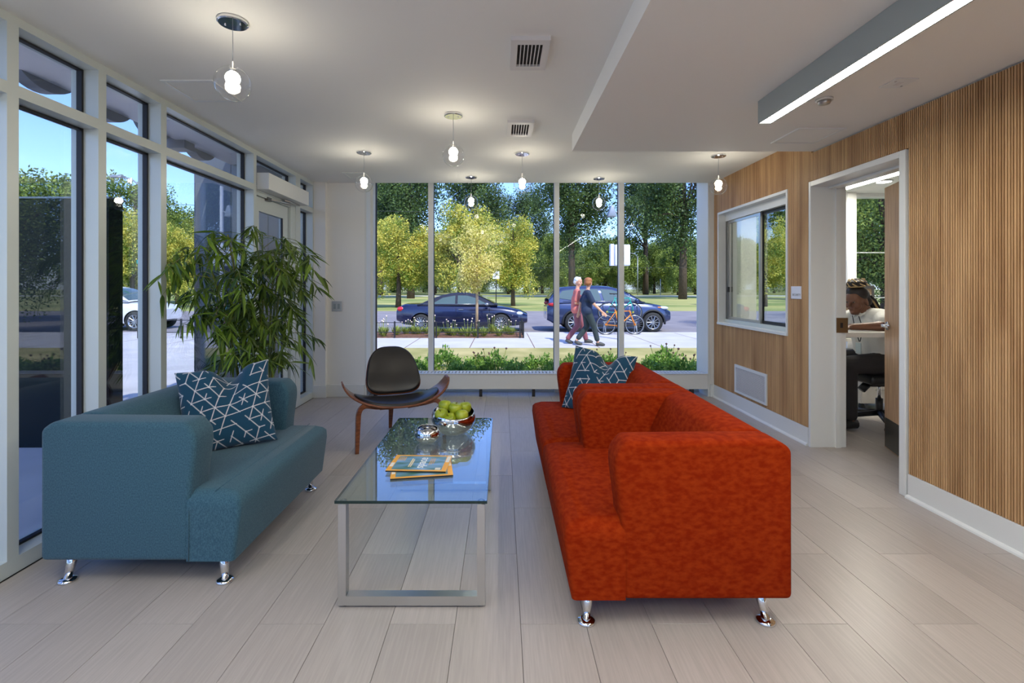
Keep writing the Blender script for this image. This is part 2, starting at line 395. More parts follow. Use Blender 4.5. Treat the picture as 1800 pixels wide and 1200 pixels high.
box('leaf', -0.0, 0.044, 0, 0.90, 0.012, DH-0.045, m['door_wood'], dr, 0.002)
box('kick_plate', -0.003, 0.0, 0.02, 0.885, 0.022, 0.255, m['kick'], dr)
hd = lathe('rose', [(0, 0), (0.034, 0), (0.034, 0.008), (0.014, 0.012), (0.012, 0.045), (0, 0.045)], m['chrome'], dr, 20, 'x')
hd.rotation_euler.z = PI; hd.location = (0, 0.835, 0.99)
tube('lever', [(0.040, 0, 0), (0.043, 0.03, 0), (0.043, 0.12, -0.004)], 0.009, m['chrome'], hd)
for z in (0.25, 1.05, 1.9): box('hinge', -0.006, 0.002, -0.012, 0.012, z, z+0.1, m['steel'], dr)

# sliding window of the office
sw = thing('window_1', 'sliding office window with white reveal and grey metal sashes', 'window', kind='structure')
XG = 2.62
for nm, a in (('reveal', (XS-0.004, 2.76, W1-0.02, W1+0.006, WZ0, WZ1-0.02)), ('reveal', (XS-0.004, 2.76, W0-0.006, W0+0.02, WZ0, WZ1-0.02)),
              ('head_board', (XS-0.004, 2.76, W0-0.006, W1+0.006, WZ1-0.022, WZ1+0.003)), ('sill_board', (XS-0.012, 2.76, W0-0.005, W1+0.005, WZ0-0.001, WZ0+0.024))):
    box(nm, *a, m['trim_white'], sw)
box('head_casing', XG-0.04, XG+0.04, W0+0.02, W1-0.02, WZ1-0.10, WZ1-0.022, m['trim_white'], sw)
box('track', XG-0.05, XG+0.04, W0+0.02, W1-0.02, WZ0+0.024, WZ0+0.06, m['alum'], sw)
box('side_channel', XG-0.035, XG+0.03, W1-0.055, W1-0.02, WZ0+0.06, WZ1-0.10, m['dark_steel'], sw)
box('side_channel', XG-0.035, XG+0.03, W0+0.02, W0+0.035, WZ0+0.06, WZ1-0.10, m['dark_steel'], sw)
for (nm, a, b, xg) in (('sash', 4.86, W1-0.055, XG-0.012), ('sash', W0+0.035, 4.90, XG+0.015)):
    za, zb = WZ0+0.06, WZ1-0.10
    s = boxes(nm, [(xg-0.01, xg+0.01, a, a+0.03, za, zb), (xg-0.01, xg+0.01, b-0.03, b, za, zb), (xg-0.01, xg+0.01, a+0.03, b-0.03, za, za+0.03), (xg-0.01, xg+0.01, a+0.03, b-0.03, zb-0.03, zb)], m['steel'] if xg < XG else m['black'], sw)
    box('pane', xg-0.003, xg+0.003, a+0.03, b-0.03, za+0.03, zb-0.03, m['glass_side'], s)
box('sash_latch', XG-0.04, XG-0.022, W1-0.09, W1-0.06, 1.24, 1.30, m['black'], sw)

# curtain wall on the left
cw = thing('window_2', 'aluminium curtain wall of tall panes and transom lights on the left', 'window', kind='structure')
XGL = XL-0.10
ys = [(YF, YF+0.055), (-1.65, -1.595), (-0.9, -0.845), (0.35, 0.405), (1.66, 1.715), (2.16, 2.213), (2.65, 2.703), (3.136, 3.189), (4.308, 4.358), (5.19, 5.305), (5.655, 5.71)]
def mull(a, b):
    mu = boxes('mullion', [(XL-0.15, XL, a, b, 0, CEIL)], m['alum'], cw)
    boxes('gasket', [(XGL-0.012, XGL+0.018, a-0.012, a, 0.075, 2.488)], m['gasket'], mu)
for a, b in ys: mull(a, b)
for (a, b) in zip(ys[:-1], ys[1:]):
    y0, y1 = a[1], b[0]; door = abs(y0-4.358) < 0.01
    box('head_rail', XL-0.15, XL, y0, y1, 2.488, CEIL, m['alum'], cw)
    box('transom', XL-0.15, XL, y0, y1, 2.165, 2.22, m['alum'], cw)
    g = box('pane', XGL-0.005, XGL+0.005, y0-0.005, y1-0.008, 2.22, 2.488, m['glass_pane'], cw)
    boxes('gasket', [(XGL-0.01, XGL+0.016, y0, y1-0.012, 2.478, 2.488)], m['gasket'], g)
    if not door:
        box('sill_rail', XL-0.15, XL, y0, y1, 0, 0.072, m['alum'], cw)
        g = box('pane', XGL-0.005, XGL+0.005, y0-0.005, y1-0.008, 0.072, 2.165, m['glass_pane'], cw)
        boxes('gasket', [(XGL-0.01, XGL+0.016, y0, y1-0.012, 2.153, 2.165), (XGL-0.01, XGL+0.016, y0, y1-0.012, 0.072, 0.084)], m['gasket'], g)
# entrance door in the curtain wall
ed = thing('door_2', 'glazed aluminium entrance door beside the bamboo', 'door', kind='structure')
xa, xb = XL-0.075, XL-0.03
boxes('stile', [(xa, xb, 4.362, 4.46, 0.01, 2.13)], m['alum'], ed); boxes('stile', [(xa, xb, 4.955, 5.06, 0.01, 2.13)], m['alum'], ed)
box('top_rail', xa, xb, 4.46, 4.955, 2.0, 2.13, m['alum'], ed); box('bottom_rail', xa, xb, 4.46, 4.955, 0.01, 0.26, m['alum'], ed)
box('pane', XL-0.056, XL-0.048, 4.46, 4.955, 0.26, 2.0, m['glass_pane'], ed)
boxes('gasket', [(xb-0.02, xb-0.004, 4.943, 4.956, 0.26, 2.0)], m['gasket'], ed)
box('jamb', XL-0.12, XL-0.005, 5.075, 5.19, 0, 2.165, m['alum'], ed); box('threshold', XL-0.15, XL, 4.358, 5.19, 0, 0.012, m['steel'], ed)
box('header', XL-0.12, XL-0.01, 4.358, 5.075, 2.135, 2.165, m['alum'], ed)
pb = thing('door_operator', 'long white door operator box above the glass entrance door', 'door operator', (XL, 4.81, 2.18))
box('housing', 0.0, 0.112, -0.45, 0.45, 0, 0.15, m['trim_white'], pb, 0.004)
arm = tube('arm', [(0.03, 0.05, -0.01), (0.06, 0.33, -0.018)], 0.009, m['steel'], pb, 6); tube('arm', [(0.06, 0.33, -0.018), (-0.01, -0.19, -0.045)], 0.008, m['steel'], pb, 6)
box('arm_bracket', -0.032, 0.0, -0.24, -0.16, -0.065, -0.03, m['dark_steel'], pb)

# big back window
bw = thing('window_3', 'floor-to-ceiling back window in four panes with slim white mullions', 'window', kind='structure')
mx = [-0.875, 0.678, 1.475]; edges = [-1.566] + mx + [2.47]
for x in mx:
    mu = box('mullion', x-0.030, x+0.030, YG-0.075, YG+0.03, 0, 2.66, m['trim_white'], bw)
    boxes('gasket', [(x-0.036 if x > 0 else x+0.03, x-0.03 if x > 0 else x+0.036, YG-0.012, YG+0.012, 0.03, 2.6)], m['gasket'], mu)
for a, b in zip(edges[:-1], edges[1:]): box('pane', a+0.02, b-0.02, YG-0.005, YG+0.005, 0.02, 2.66, m['glass_clear'], bw)
box('bottom_rail', -1.6, 2.46, YG-0.03, YG+0.03, 0, 0.035, m['alum'], bw); box('top_rail', -1.6, 2.46, YG-0.03, YG+0.03, 2.6, 2.66, m['alum'], bw)
box('edge_seal', -1.57, -1.556, YG-0.02, YG+0.02, 0.03, 2.6, m['gasket'], bw)
ht = thing('heater_cover', 'low white convector cover on black feet below the back window', 'heater', (0, 0, 0))
xa, xb = -1.597, 2.438
box('front_panel', xa, xb, YB-0.005, YB+0.015, 0.09, 0.268, m['trim_white'], ht, 0.002)
box('back_panel', xa, xb, YG-0.10, YG-0.08, 0.09, 0.262, m['trim_white'], ht)
boxes('top_rail', [(xa, xb, YB-0.005, YB+0.05, 0.262, 0.272), (xa, xb, YG-0.12, YG-0.08, 0.262, 0.272)], m['trim_white'], ht)
lst = []; x = xa
while x < xb-0.01: lst.append((x, x+0.028, YB+0.05, YG-0.12, 0.262, 0.270)); x += 0.042
boxes('slat_grille', lst, m['trim_white'], ht)['kind'] = 'stuff'
for x in (-1.50, -0.878, -0.25, 0.378, 1.005, 1.63, 2.26): box('foot', x-0.018, x+0.018, YB+0.005, YB+0.06, 0, 0.1, m['black'], ht)

# wall behind the camera, office walls, upper building
fw = thing('fill_window', 'added glazing behind the viewer, letting in daylight as fill', 'window', kind='structure')  # unseen glazing added so sun and sky light the room from behind
fx = [XL-0.15, -1.0, 0.2, 1.4, 2.53]
for a, b in zip(fx[:-1], fx[1:]):
    box('pane', a, b, YF-0.055, YF-0.045, 0.05, 2.6, m['glass_pane'], fw); box('mullion', a-0.03, a+0.03, YF-0.1, YF, 0, 2.6, m['alum'], fw)
box('mullion', 2.50, 2.56, YF-0.1, YF, 0, 2.6, m['alum'], fw); box('bottom_rail', XL-0.15, 2.53, YF-0.1, YF, 0, 0.06, m['alum'], fw); box('top_rail', XL-0.15, 2.53, YF-0.1, YF, 2.5, 2.84, m['alum'], fw)
box('wall_front', 2.56, 5.75, YF-0.15, YF, -0.1, 2.84, m['white_paint'], fw)
wo = boxes('wall_office', [(5.6, 5.75, 1.4, 6.1, -0.1, 2.6), (2.76, 5.7, 1.3, 1.45, -0.1, 2.6), (4.19, 4.30, 5.86, 6.1, 0, 2.6), (2.76, 5.7, 5.95, 6.1, 2.41, 2.6)], m['white_paint'])
props(wo, 'white office walls beyond the doorway', 'wall', kind='structure')
ow = thing('window_4', 'tall office window behind the seated person', 'window', kind='structure')
for a, b in ((3.02, 4.19), (4.30, 5.6)):
    box('pane', a, b, YG-0.005, YG+0.005, 0.03, 2.41, m['glass_clear'], ow); box('bottom_rail', a, b, YG-0.03, YG+0.03, 0, 0.05, m['alum'], ow)
for z in (1.72, 1.16): box('glazing_bar', 4.30, 5.6, YG-0.012, YG+0.012, z, z+0.012, m['alum'], ow)
up = boxes('wall_upper', [(XL-0.15, 9.0, YF-0.1, 6.1, 2.84, 3.0), (5.75, 9.0, YF-0.1, 6.1, -0.4, 2.84)], m['upper_wall']); props(up, 'flat roof slab and outer flank of the building', 'wall', kind='structure')
# ------------------------------------------------------------------ sofas
def sofa(label, L, fabric, loc, rz):
    t = thing('loveseat', label, 'sofa', loc, rz, 'upholstered loveseats')
    fm = m[fabric]; T = 0.15; ZB = 0.112; H = 0.712
    ap = [(0.0, ZB), (0.645, ZB), (0.645, 0.30), (0.655, 0.45), (0.675, 0.60), (0.672, 0.66), (0.63, H), (0.05, H+0.004), (0.0, H-0.03)]
    for (a, b) in ((0, T), (L-T, L)): prism_o('arm', ap, 'y', a, b, fm, t, 0.022, 4)
    bp = [(0.004, ZB+0.002), (0.34, ZB+0.002), (0.335, 0.40), (0.30, 0.50), (0.245, 0.62), (0.20, 0.70), (0.14, H+0.012), (0.06, H+0.008), (0.004, H-0.03)]
    prism_o('backrest', bp, 'y', T-0.012, L-T+0.012, fm, t, 0.022, 4)
    # T-shaped seat, its front standing proud of the arms
    bm = bmesh.new(); F = 0.868; Q = 0.635
    out = [(0.30, T-0.004), (Q, T-0.004), (Q, 0.002), (F, 0.002), (F, L-0.002), (Q, L-0.002), (Q, L-T+0.004), (0.30, L-T+0.004)]
    rows = [(ZB, -0.03), (0.20, -0.018), (0.335, 0.0), (0.378, -0.004), (0.398, -0.022), (0.408, -0.055), (0.413, -0.11)]
    cx = lambda p, d: (p[0] + (d if p[0] > 0.8 else 0), p[1] + ((0.012+(-d)*0.35 if d < -0.02 and p[1] < 0.1 and rows else 0) if p[1] < 0.1 else 0) * (1 if p[1] < L/2 else -1) + (0 if p[1] < L-0.1 else -(0.012+(-d)*0.35 if d < -0.02 else 0)))
    R = []
    for z, d in rows:
        d2 = d if z > 0.33 else d
        R.append([bm.verts.new((*cx(p, d2), z)) if z > 0.33 else bm.verts.new((p[0] + (d2 if p[0] > 0.8 else 0), p[1], z)) for p in out])
    n = len(out)
    for A, B in zip(R, R[1:]):
        for k in range(n): bm.faces.new([A[k], A[(k+1) % n], B[(k+1) % n], B[k]])
    bm.faces.new(R[0][::-1]); bm.faces.new(R[-1])
    bmesh.ops.recalc_face_normals(bm, faces=bm.faces)
    ve = [e for e in bm.edges if abs(e.verts[0].co.z-e.verts[1].co.z) > 0.005 and e.verts[0].co.x > 0.75]
    bmesh.ops.bevel(bm, geom=ve, offset=0.018, segments=3, profile=0.5, affect='EDGES')
    s = mk('seat', bm, fm, t, True); autosmooth(s, 45)
    if fabric == 'blue_fabric': tube('seam', [(F-0.115, 0.012, 0.4125), (F-0.115, L-0.012, 0.4125)], 0.0022, fm, s, 5)
    tube('seam', [(0.646, -0.0005, ZB+0.004), (0.646, -0.0005, 0.33)], 0.002, fm, s, 5); 
    tube('seam', [(0.05, 0.004, H-0.018), (0.60, 0.004, H-0.022)], 0.0022, fm, t, 5)
    for (x, y, dx, dy) in ((0.10, 0.06, -0.02, -0.012), (0.765, 0.06, 0.012, -0.012), (0.10, L-0.06, -0.02, 0.012), (0.765, L-0.06, 0.012, 0.012)):
        lg = tube('leg', [(x, y, ZB+0.012), (x+dx, y+dy, 0.014)], [0.021, 0.016], m['chrome'], t, 14)
        lathe('foot_glide', [(0, 0), (0.035, 0), (0.037, 0.006), (0.033, 0.012), (0.016, 0.018), (0, 0.018)], m['chrome'], lg, 20, 'z', (x+dx, y+dy, 0))
    return t
sofa('blue woven-fabric loveseat on chrome legs by the curtain wall', 1.06, 'blue_fabric', (-2.0, 2.09, 0), 0)
sofa('rust orange velvet loveseat nearest the viewer, no cushion on it', 0.98, 'orange_velvet', (1.105, 1.83+0.98, 0), PI)
sofa('rust orange velvet loveseat nearer the back window, holding a cushion', 0.98, 'orange_velvet', (1.105, 2.815+0.98, 0), PI)

# ------------------------------------------------------------------ cushions with printed line pattern
def seg_pattern(seed):
    r = random.Random(seed); a = 0.30; c, s_ = math.cos(0.17), math.sin(0.17); P = {}
    for i in range(-9, 10):
        for j in range(-9, 10):
            x = a*(i + 0.5*j); y = a*0.866*j; P[i, j] = (x*c - y*s_ + 0.07, x*s_ + y*c + 0.05)
    segs = []
    for (i, j), p in P.items():
        if max(abs(p[0]), abs(p[1])) > 1.5: continue
        for d in ((1, 0), (0, 1), (-1, 1)):
            q = P.get((i+d[0], j+d[1]))
            if q is None: continue
            k = r.random()
            if k < 0.50: segs.append((p, q, 1.06))
            elif k < 0.70: segs.append((p, q, 0.45))
            elif k < 0.85: segs.append((q, p, 0.45))
    return segs
def pillow(label, loc, normal, roll, seed, size=0.46):
    N = 210; u = np.linspace(-1, 1, N); U, V = np.meshgrid(u, u)
    h = size/2
    X = U*h*(1 - 0.075*(1-V**2)*np.abs(U)**2); Y = V*h*(1 - 0.06*(1-U**2)*np.abs(V)**2)
    th = 0.085*np.power(np.clip((1-U**2)*(1-V**2), 0, 1), 0.42)
    dent = np.exp(-((U-0.12)/0.26)**2)*np.clip((V+0.55)/1.55, 0, 1)**2
    Y = Y - 0.078*dent; th = th*(1-0.45*dent)
    bend = -0.05*dent
    segs = seg_pattern(seed); D = np.full(U.shape, 9.0)
    for (p, q, f) in segs:
        p = np.array(p); q = np.array(q); dv = (q-p); st = p - dv*0.06; dv = dv*(f+0.06)
        tt = np.clip(((U-st[0])*dv[0] + (V-st[1])*dv[1])/(dv@dv), 0, 1)
        wd = np.hypot(U-st[0]-tt*dv[0], V-st[1]-tt*dv[1]) * (1 + 0.5*np.abs(tt-0.5)); D = np.minimum(D, wd)
    mask = np.clip((0.0135 - D)/0.007, 0, 1).ravel()
    v = np.concatenate([np.stack([X, Y, th+bend], -1).reshape(-1, 3), np.stack([X, Y, -th+bend], -1).reshape(-1, 3)])
    idx = np.arange(N*N).reshape(N, N)
    q = np.stack([idx[:-1, :-1], idx[:-1, 1:], idx[1:, 1:], idx[1:, :-1]], -1).reshape(-1, 4)
    f = np.concatenate([q, q[:, ::-1] + N*N])
    me = bpy.data.meshes.new('cushion'); me.from_pydata(v.tolist(), [], f.tolist())
    at = me.attributes.new('ink', 'FLOAT', 'POINT'); at.data.foreach_set('value', np.concatenate([mask, mask]).astype(np.float32))
    me.polygons.foreach_set('use_smooth', [True]*len(me.polygons)); me.materials.append(m['cushion_fabric'])
    o = bpy.data.objects.new('cushion', me); link(o); o.location = loc
    n = Vector(normal).normalized(); o.rotation_euler = (n.to_track_quat('Z', 'Y').to_matrix() @ Matrix.Rotation(roll, 3, 'Z')).to_euler()
    return props(o, label, 'cushion', 'patterned cushions')
mc = M('cushion_fabric', srgb(22, 66, 92), 0.8, bump=0.1, bscale=400, sheen=0.2, spec=0.2)
nn = mc.node_tree.nodes; ll = mc.node_tree.links
a_ = nn.new('ShaderNodeAttribute'); a_.attribute_name = 'ink'; mxn = nn.new('ShaderNodeMix'); mxn.data_type = 'RGBA'
mxn.inputs[6].default_value = srgb(22, 66, 92); mxn.inputs[7].default_value = srgb(205, 205, 210)
ll.new(a_.outputs['Fac'], mxn.inputs[0]); ll.new(mxn.outputs[2], nn['Principled BSDF'].inputs['Base Color'])
pillow('dark teal cushion with white line pattern on the blue loveseat', (-1.545, 2.72, 0.625), (0.42, -0.86, 0.32), 0.10, 3, 0.47)
pillow('dark teal cushion with white line pattern on the orange loveseat', (0.705, 3.50, 0.61), (-0.42, -0.85, 0.34), -0.12, 11, 0.47)

# ------------------------------------------------------------------ coffee table and what stands on it
TZ = 0.44
ct = thing('coffee_table', 'glass-topped coffee table on two square steel U-frames', 'table', (-0.366, 2.56, 0))
gt = box('glass_top', -0.306, 0.306, -0.615, 0.615, TZ-0.012, TZ, m['glass_table'], ct)
boxes('polished_edge', [(-0.3065, 0.3065, -0.6165, -0.6145, TZ-0.0115, TZ-0.0005), (-0.3075, -0.3055, -0.615, 0.615, TZ-0.0115, TZ-0.0005), (0.3055, 0.3075, -0.615, 0.615, TZ-0.0115, TZ-0.0005), (-0.306, 0.306, 0.6145, 0.6165, TZ-0.0115, TZ-0.0005)], m['glass_edge'], gt)
for s in (-1, 1):
    y0, y1 = (-0.60, -0.56) if s < 0 else (0.52, 0.56)
    fr = boxes('frame', [(-0.298, -0.266, y0, y1, 0.008, 0.418), (0.266, 0.298, y0, y1, 0.008, 0.418), (-0.266, 0.266, y0, y1, 0.008, 0.046)], m['steel'], ct)
    for x in (-0.282, 0.282):
        lathe('glass_pad', [(0, TZ-0.022), (0.014, TZ-0.022), (0.014, TZ-0.0125), (0, TZ-0.0125)], m['chrome'], fr, 16, 'z', (x, (y0+y1)/2, 0))
        lathe('glide', [(0, 0), (0.011, 0), (0.011, 0.009), (0, 0.009)], m['black'], fr, 12, 'z', (x*0.97, (y0+y1)/2, 0))
def magazine(label, loc, rz, top):
    t = thing('magazine', label, 'magazine', loc, rz, 'magazines on the coffee table')
    W, H = 0.278, 0.205
    box('page_block', -W/2, W/2, -H/2, H/2, 0.0, 0.0065, m['paper'], t); boxes('spine', [(-W/2-0.0006, W/2+0.0006, -H/2-0.001, -H/2+0.001, 0, 0.0066)], m['black'], t)
    cv = box('cover', -W/2-0.001, W/2+0.001, -H/2-0.001, H/2+0.001, 0.0065, 0.0072, m['mag_yellow'], t)
    b = 0.014; z0 = 0.0073
    box('cover_picture', -W/2+b*1.5, W/2-b*1.6, -H/2+b, H/2-b, 0.0072, z0, m['mag_cover'], cv)
    box('cover_band', -W/2+0.002, -W/2+b*1.3, -H/2+0.05, -H/2+0.10, 0.0072, z0, m['paper'], cv)
    box('cover_band', W/2-b*1.4, W/2-0.003, H/2-0.09, H/2-0.01, 0.0072, z0, m['paper'], cv)
    if top:
        text('cover_title', 'space', 0.062, m['white_ink'], cv, (0.008, 0.0, 0.0076), (0, 0, PI/2))
        for k, (x, y, l_) in enumerate(((-0.045, 0.0, 0.11), (-0.036, -0.005, 0.10))): box('cover_line', x-0.0028, x+0.0028, y-l_/2, y+l_/2, 0.0073, 0.0076, m['mag_pale'], cv)
        for k in range(3): box('cover_line', 0.045+k*0.009, 0.048+k*0.009, -0.03+k*0.01, 0.06, 0.0073, 0.0076, m['mag_yellow'], cv)
        for k in range(4): box('cover_line', -0.112+k*0.009, -0.1085+k*0.009, 0.025, 0.075, 0.0073, 0.0076, m['mag_yellow'], cv)
        box('cover_stamp', 0.085, 0.11, -0.085, -0.06, 0.0073, 0.0076, m['paper'], cv)
    return t
magazine('yellow-bordered magazine underneath, mostly covered by the upper one', (-0.375, 2.275, TZ), 0.16, False)
magazine('yellow-bordered magazine titled space, lying on top of the other', (-0.392, 2.325, TZ+0.0076), -0.045, True)
def bowl(label, loc, R, zs, cut, tilt):
    bm = bmesh.new(); bmesh.ops.create_uvsphere(bm, u_segments=40, v_segments=28, radius=R)
    for v in bm.verts: v.co.z = v.co.z*zs
    bmesh.ops.bisect_plane(bm, geom=bm.verts[:]+bm.edges[:]+bm.faces[:], plane_co=(0, 0, -R*zs*0.86), plane_no=(0, 0, -1), clear_outer=True)
    e = [e for e in bm.edges if e.is_boundary]; bmesh.ops.edgeloop_fill(bm, edges=e)
    nrm = Vector((0.05, -math.sin(tilt), math.cos(tilt))); bmesh.ops.bisect_plane(bm, geom=bm.verts[:]+bm.edges[:]+bm.faces[:], plane_co=(0, 0, R*zs*cut), plane_no=nrm, clear_outer=True)
    for v in bm.verts: v.co.z += R*zs*0.86
    o = mk('bowl', bm, m['chrome'], None, True); autosmooth(o, 50); o.location = loc
    sm = o.modifiers.new('thickness', 'SOLIDIFY'); sm.thickness = 0.003; sm.offset = -1
    return props(o, label, 'bowl', 'polished metal bowls')
bowl('large polished metal bowl full of green apples', (-0.285, 2.86, TZ), 0.130, 0.80, 0.42, 0.18)
bowl('small empty polished metal bowl on the glass table', (-0.412, 2.68, TZ), 0.070, 0.78, 0.62, 0.10)
ap = [(0, 0)]; AR = 0.039
def apple(label, loc, rx, rz):
    pr = [(0.0, -0.030), (0.010, -0.0325), (0.022, -0.029), (0.034, -0.015), (0.0395, 0.004), (0.037, 0.020), (0.027, 0.031), (0.014, 0.034), (0.006, 0.030), (0.0, 0.026)]
    o = lathe('apple', pr, m['apple'], None, 20); o.location = loc; o.rotation_euler = (rx, 0.2, rz); props(o, label, 'apple', 'green apples in the bowl')
    tube('stem', [(0, 0, 0.026), (0.001, 0, 0.038), (0.004, 0, 0.045)], 0.0016, m['stem_brown'], o, 6); return o
bx0, by0, bz0 = -0.285, 2.86, TZ
for (lb, dx, dy, dz) in (('green apple highest at the left of the heap', -0.052, 0.012, 0.152), ('green apple with the stem showing, middle of the heap', 0.010, -0.012, 0.143), ('green apple at the right rear of the heap', 0.066, 0.020, 0.140),
                         ('green apple low at the left front of the heap', -0.062, -0.062, 0.118), ('green apple low at the centre front of the heap', -0.012, -0.076, 0.094), ('green apple low at the right front of the heap', 0.054, -0.058, 0.112), ('green apple at the back of the heap, half hidden', 0.01, 0.07, 0.12)):
    apple(lb, (bx0+dx, by0+dy, bz0+dz), random.uniform(-0.5, 0.5), random.uniform(0, 6))
for (lb, dx, dy, dz) in (('green apple buried at the bottom of the bowl', -0.03, 0.0, 0.06), ('green apple buried deep at the right of the bowl', 0.052, 0.01, 0.065)):
    apple(lb, (bx0+dx, by0+dy, bz0+dz), 0.3, 1.0)

# ------------------------------------------------------------------ three-legged shell chair
ch = thing('shell_chair', 'three-legged walnut shell chair with black leather pads', 'chair', (-0.907, 4.16, 0), math.radians(21.7))
def seat_pt(u, s):
    a = abs(u); yf = -0.30 + 0.20*a**1.8; yb = 0.21 - 0.17*a**1.5
    z = 0.352 + 0.165*a**2.2 - 0.045*s*(1-a*a) - 0.012*(1-s)**3
    return Vector((0.44*math.sin(u*1.35)/math.sin(1.35), yf + (yb-yf)*s, z))
def grid_obj(name, fn, nu, nv, mat, par, thick, off=-1):
    v = [fn(i/(nu-1), j/(nv-1)) for j in range(nv) for i in range(nu)]
    f = [(j*nu+i, j*nu+i+1, (j+1)*nu+i+1, (j+1)*nu+i) for j in range(nv-1) for i in range(nu-1)]
    o = pyo(name, v, f, mat, par, True); k = o.modifiers.new('thickness', 'SOLIDIFY'); k.thickness = thick; k.offset = off; return o
grid_obj('seat_shell', lambda a, b: seat_pt(2*a-1, 0.5 + (b-0.5)*(1 - 0.25*abs(2*a-1)**12)), 41, 11, m['walnut'], ch, 0.013)
def disc_pad(name, fn, mat, par, puff, base, nr=12, na=44, p=4, down=0.004):
    v, f = [], []
    for i in range(nr+1):
        r = i/nr
        for k in range(na): v.append(fn(r, 2*PI*k/na, base + puff*(1-r**p)))
    for i in range(nr):
        for k in range(na): f.append((i*na+k, i*na+(k+1) % na, (i+1)*na+(k+1) % na, (i+1)*na+k))
    o0 = len(v)
    for k in range(na): v.append(fn(1.0, 2*PI*k/na, -down+base*0.0))
    for k in range(na): f.append((nr*na+k, nr*na+(k+1) % na, o0+(k+1) % na, o0+k))
    return pyo(name, v, f, mat, par, True)
def sq(a, e): c = math.cos(a); s = math.sin(a); return math.copysign(abs(c)**e, c), math.copysign(abs(s)**e, s)
def seat_pad(r, a, h):
    c, s = sq(a, 0.75); p = seat_pt(0.66*r*c, 0.5 + 0.47*r*s); return p + Vector((0, 0, h))
disc_pad('seat_pad', seat_pad, m['leather'], ch, 0.022, 0.012)
def back_pt(x, t, h):
    y = 0.125 + 0.20*t + 0.05*t*t - 0.9*x*x; z = 0.352 + 0.395*t
    nrm = Vector((1.8*x, -0.88, 0.45)).normalized(); return Vector((x, y, z)) + nrm*h
def back_f(r, a, h, k=1.0):
    c, s = sq(a, 0.62); t = 0.5 + 0.5*r*s*k; hw = 0.262 - 0.068*t - 0.02*t**4; return back_pt(hw*r*c*k, t, h)
def bs(a, b):
    c = 2*PI*a; return back_f(b, c, 0)
v, f = [], []; nr, na = 10, 44
for i in range(nr+1):
    for k in range(na): v.append(back_f(i/nr, 2*PI*k/na, 0))
for i in range(nr):
    for k in range(na): f.append((i*na+k, i*na+(k+1) % na, (i+1)*na+(k+1) % na, (i+1)*na+k))
bo = pyo('back_shell', v, f, m['walnut'], ch, True); k = bo.modifiers.new('thickness', 'SOLIDIFY'); k.thickness = 0.012; k.offset = 1
disc_pad('back_pad', lambda r, a, h: back_f(r, a, h, 0.965), m['leather'], ch, 0.014, 0.016, down=-0.002)
def arc(p0, p1, p2, n=8): return [(Vector(p0)*(1-t)**2 + Vector(p1)*2*t*(1-t) + Vector(p2)*t*t) for t in [i/n for i in range(n+1)]]
for s in (-1, 1):
    lg = tube('leg', [(s*0.06, -0.20, 0.318), (s*0.20, -0.215, 0.335)] + arc((s*0.27, -0.225, 0.352), (s*0.335, -0.235, 0.355), (s*0.338, -0.245, 0.27)) + [(s*0.352, -0.29, 0.0)], [0.017]*2+[0.017]*9+[0.013], m['walnut'], ch, 4, (1.0, 1.5), False)
tube('leg', [(0, -0.12, 0.310), (0, 0.10, 0.296)] + arc((0, 0.20, 0.298), (0, 0.27, 0.300), (0, 0.285, 0.22)) + [(0, 0.335, 0.0)], [0.020]*11+[0.013], m['walnut'], ch, 4, (1.5, 1.0), False)
box('seat_rail', -0.16, 0.16, -0.16, 0.02, 0.292, 0.306, m['walnut'], ch, 0.003)

# ------------------------------------------------------------------ bamboo
bp = thing('bamboo_plant', 'tall leafy bamboo in a pot behind the blue loveseat', 'plant', (-1.86, 3.78, 0))
po = lathe('pot', [(0, 0), (0.13, 0), (0.165, 0.29), (0.17, 0.30), (0.158, 0.30), (0.15, 0.27), (0, 0.27)], m['pot'], bp, 28)
lathe('soil', [(0, 0.262), (0.15, 0.276), (0, 0.278)], m['soil'], po, 20)
bm = bmesh.new(); LL = 1.0
pts = [(0, 0), (0.2, 0.052), (0.45, 0.066), (0.75, 0.038), (1.0, 0)]
mid = [bm.verts.new((x, 0, -0.16*x*x)) for x, _ in pts]; lf = [bm.verts.new((x, w_, 0.018-0.16*x*x)) for x, w_ in pts[1:-1]]; rt = [bm.verts.new((x, -w_, 0.018-0.16*x*x)) for x, w_ in pts[1:-1]]
bm.faces.new([mid[0], mid[1], lf[0]]); bm.faces.new([mid[0], rt[0], mid[1]]); bm.faces.new([mid[3], mid[4], lf[2]]); bm.faces.new([mid[3], rt[2], mid[4]])
for i in (0, 1): bm.faces.new([mid[i+1], mid[i+2], lf[i+1], lf[i]]); bm.faces.new([mid[i+1], rt[i], rt[i+1], mid[i+2]])
leaf0 = mk('leaf', bm, m['bamboo_leaf'], bp)
LV = np.array([v.co[:] for v in leaf0.data.vertices]); LF = [list(p.vertices) for p in leaf0.data.polygons]
rb = random.Random(5); leaves = []
culms = [(-0.20, -0.30, 1.58), (-0.12, -0.18, 1.68), (-0.03, 0.02, 1.72), (0.02, -0.08, 1.76), (0.06, 0.06, 1.60), (0.10, 0.02, 1.64), (-0.15, 0.05, 1.5), (0.0, 0.12, 1.6)]
XMIN = -2.17+1.86
def clampx(p): return Vector((max(p[0], XMIN), p[1], p[2]))
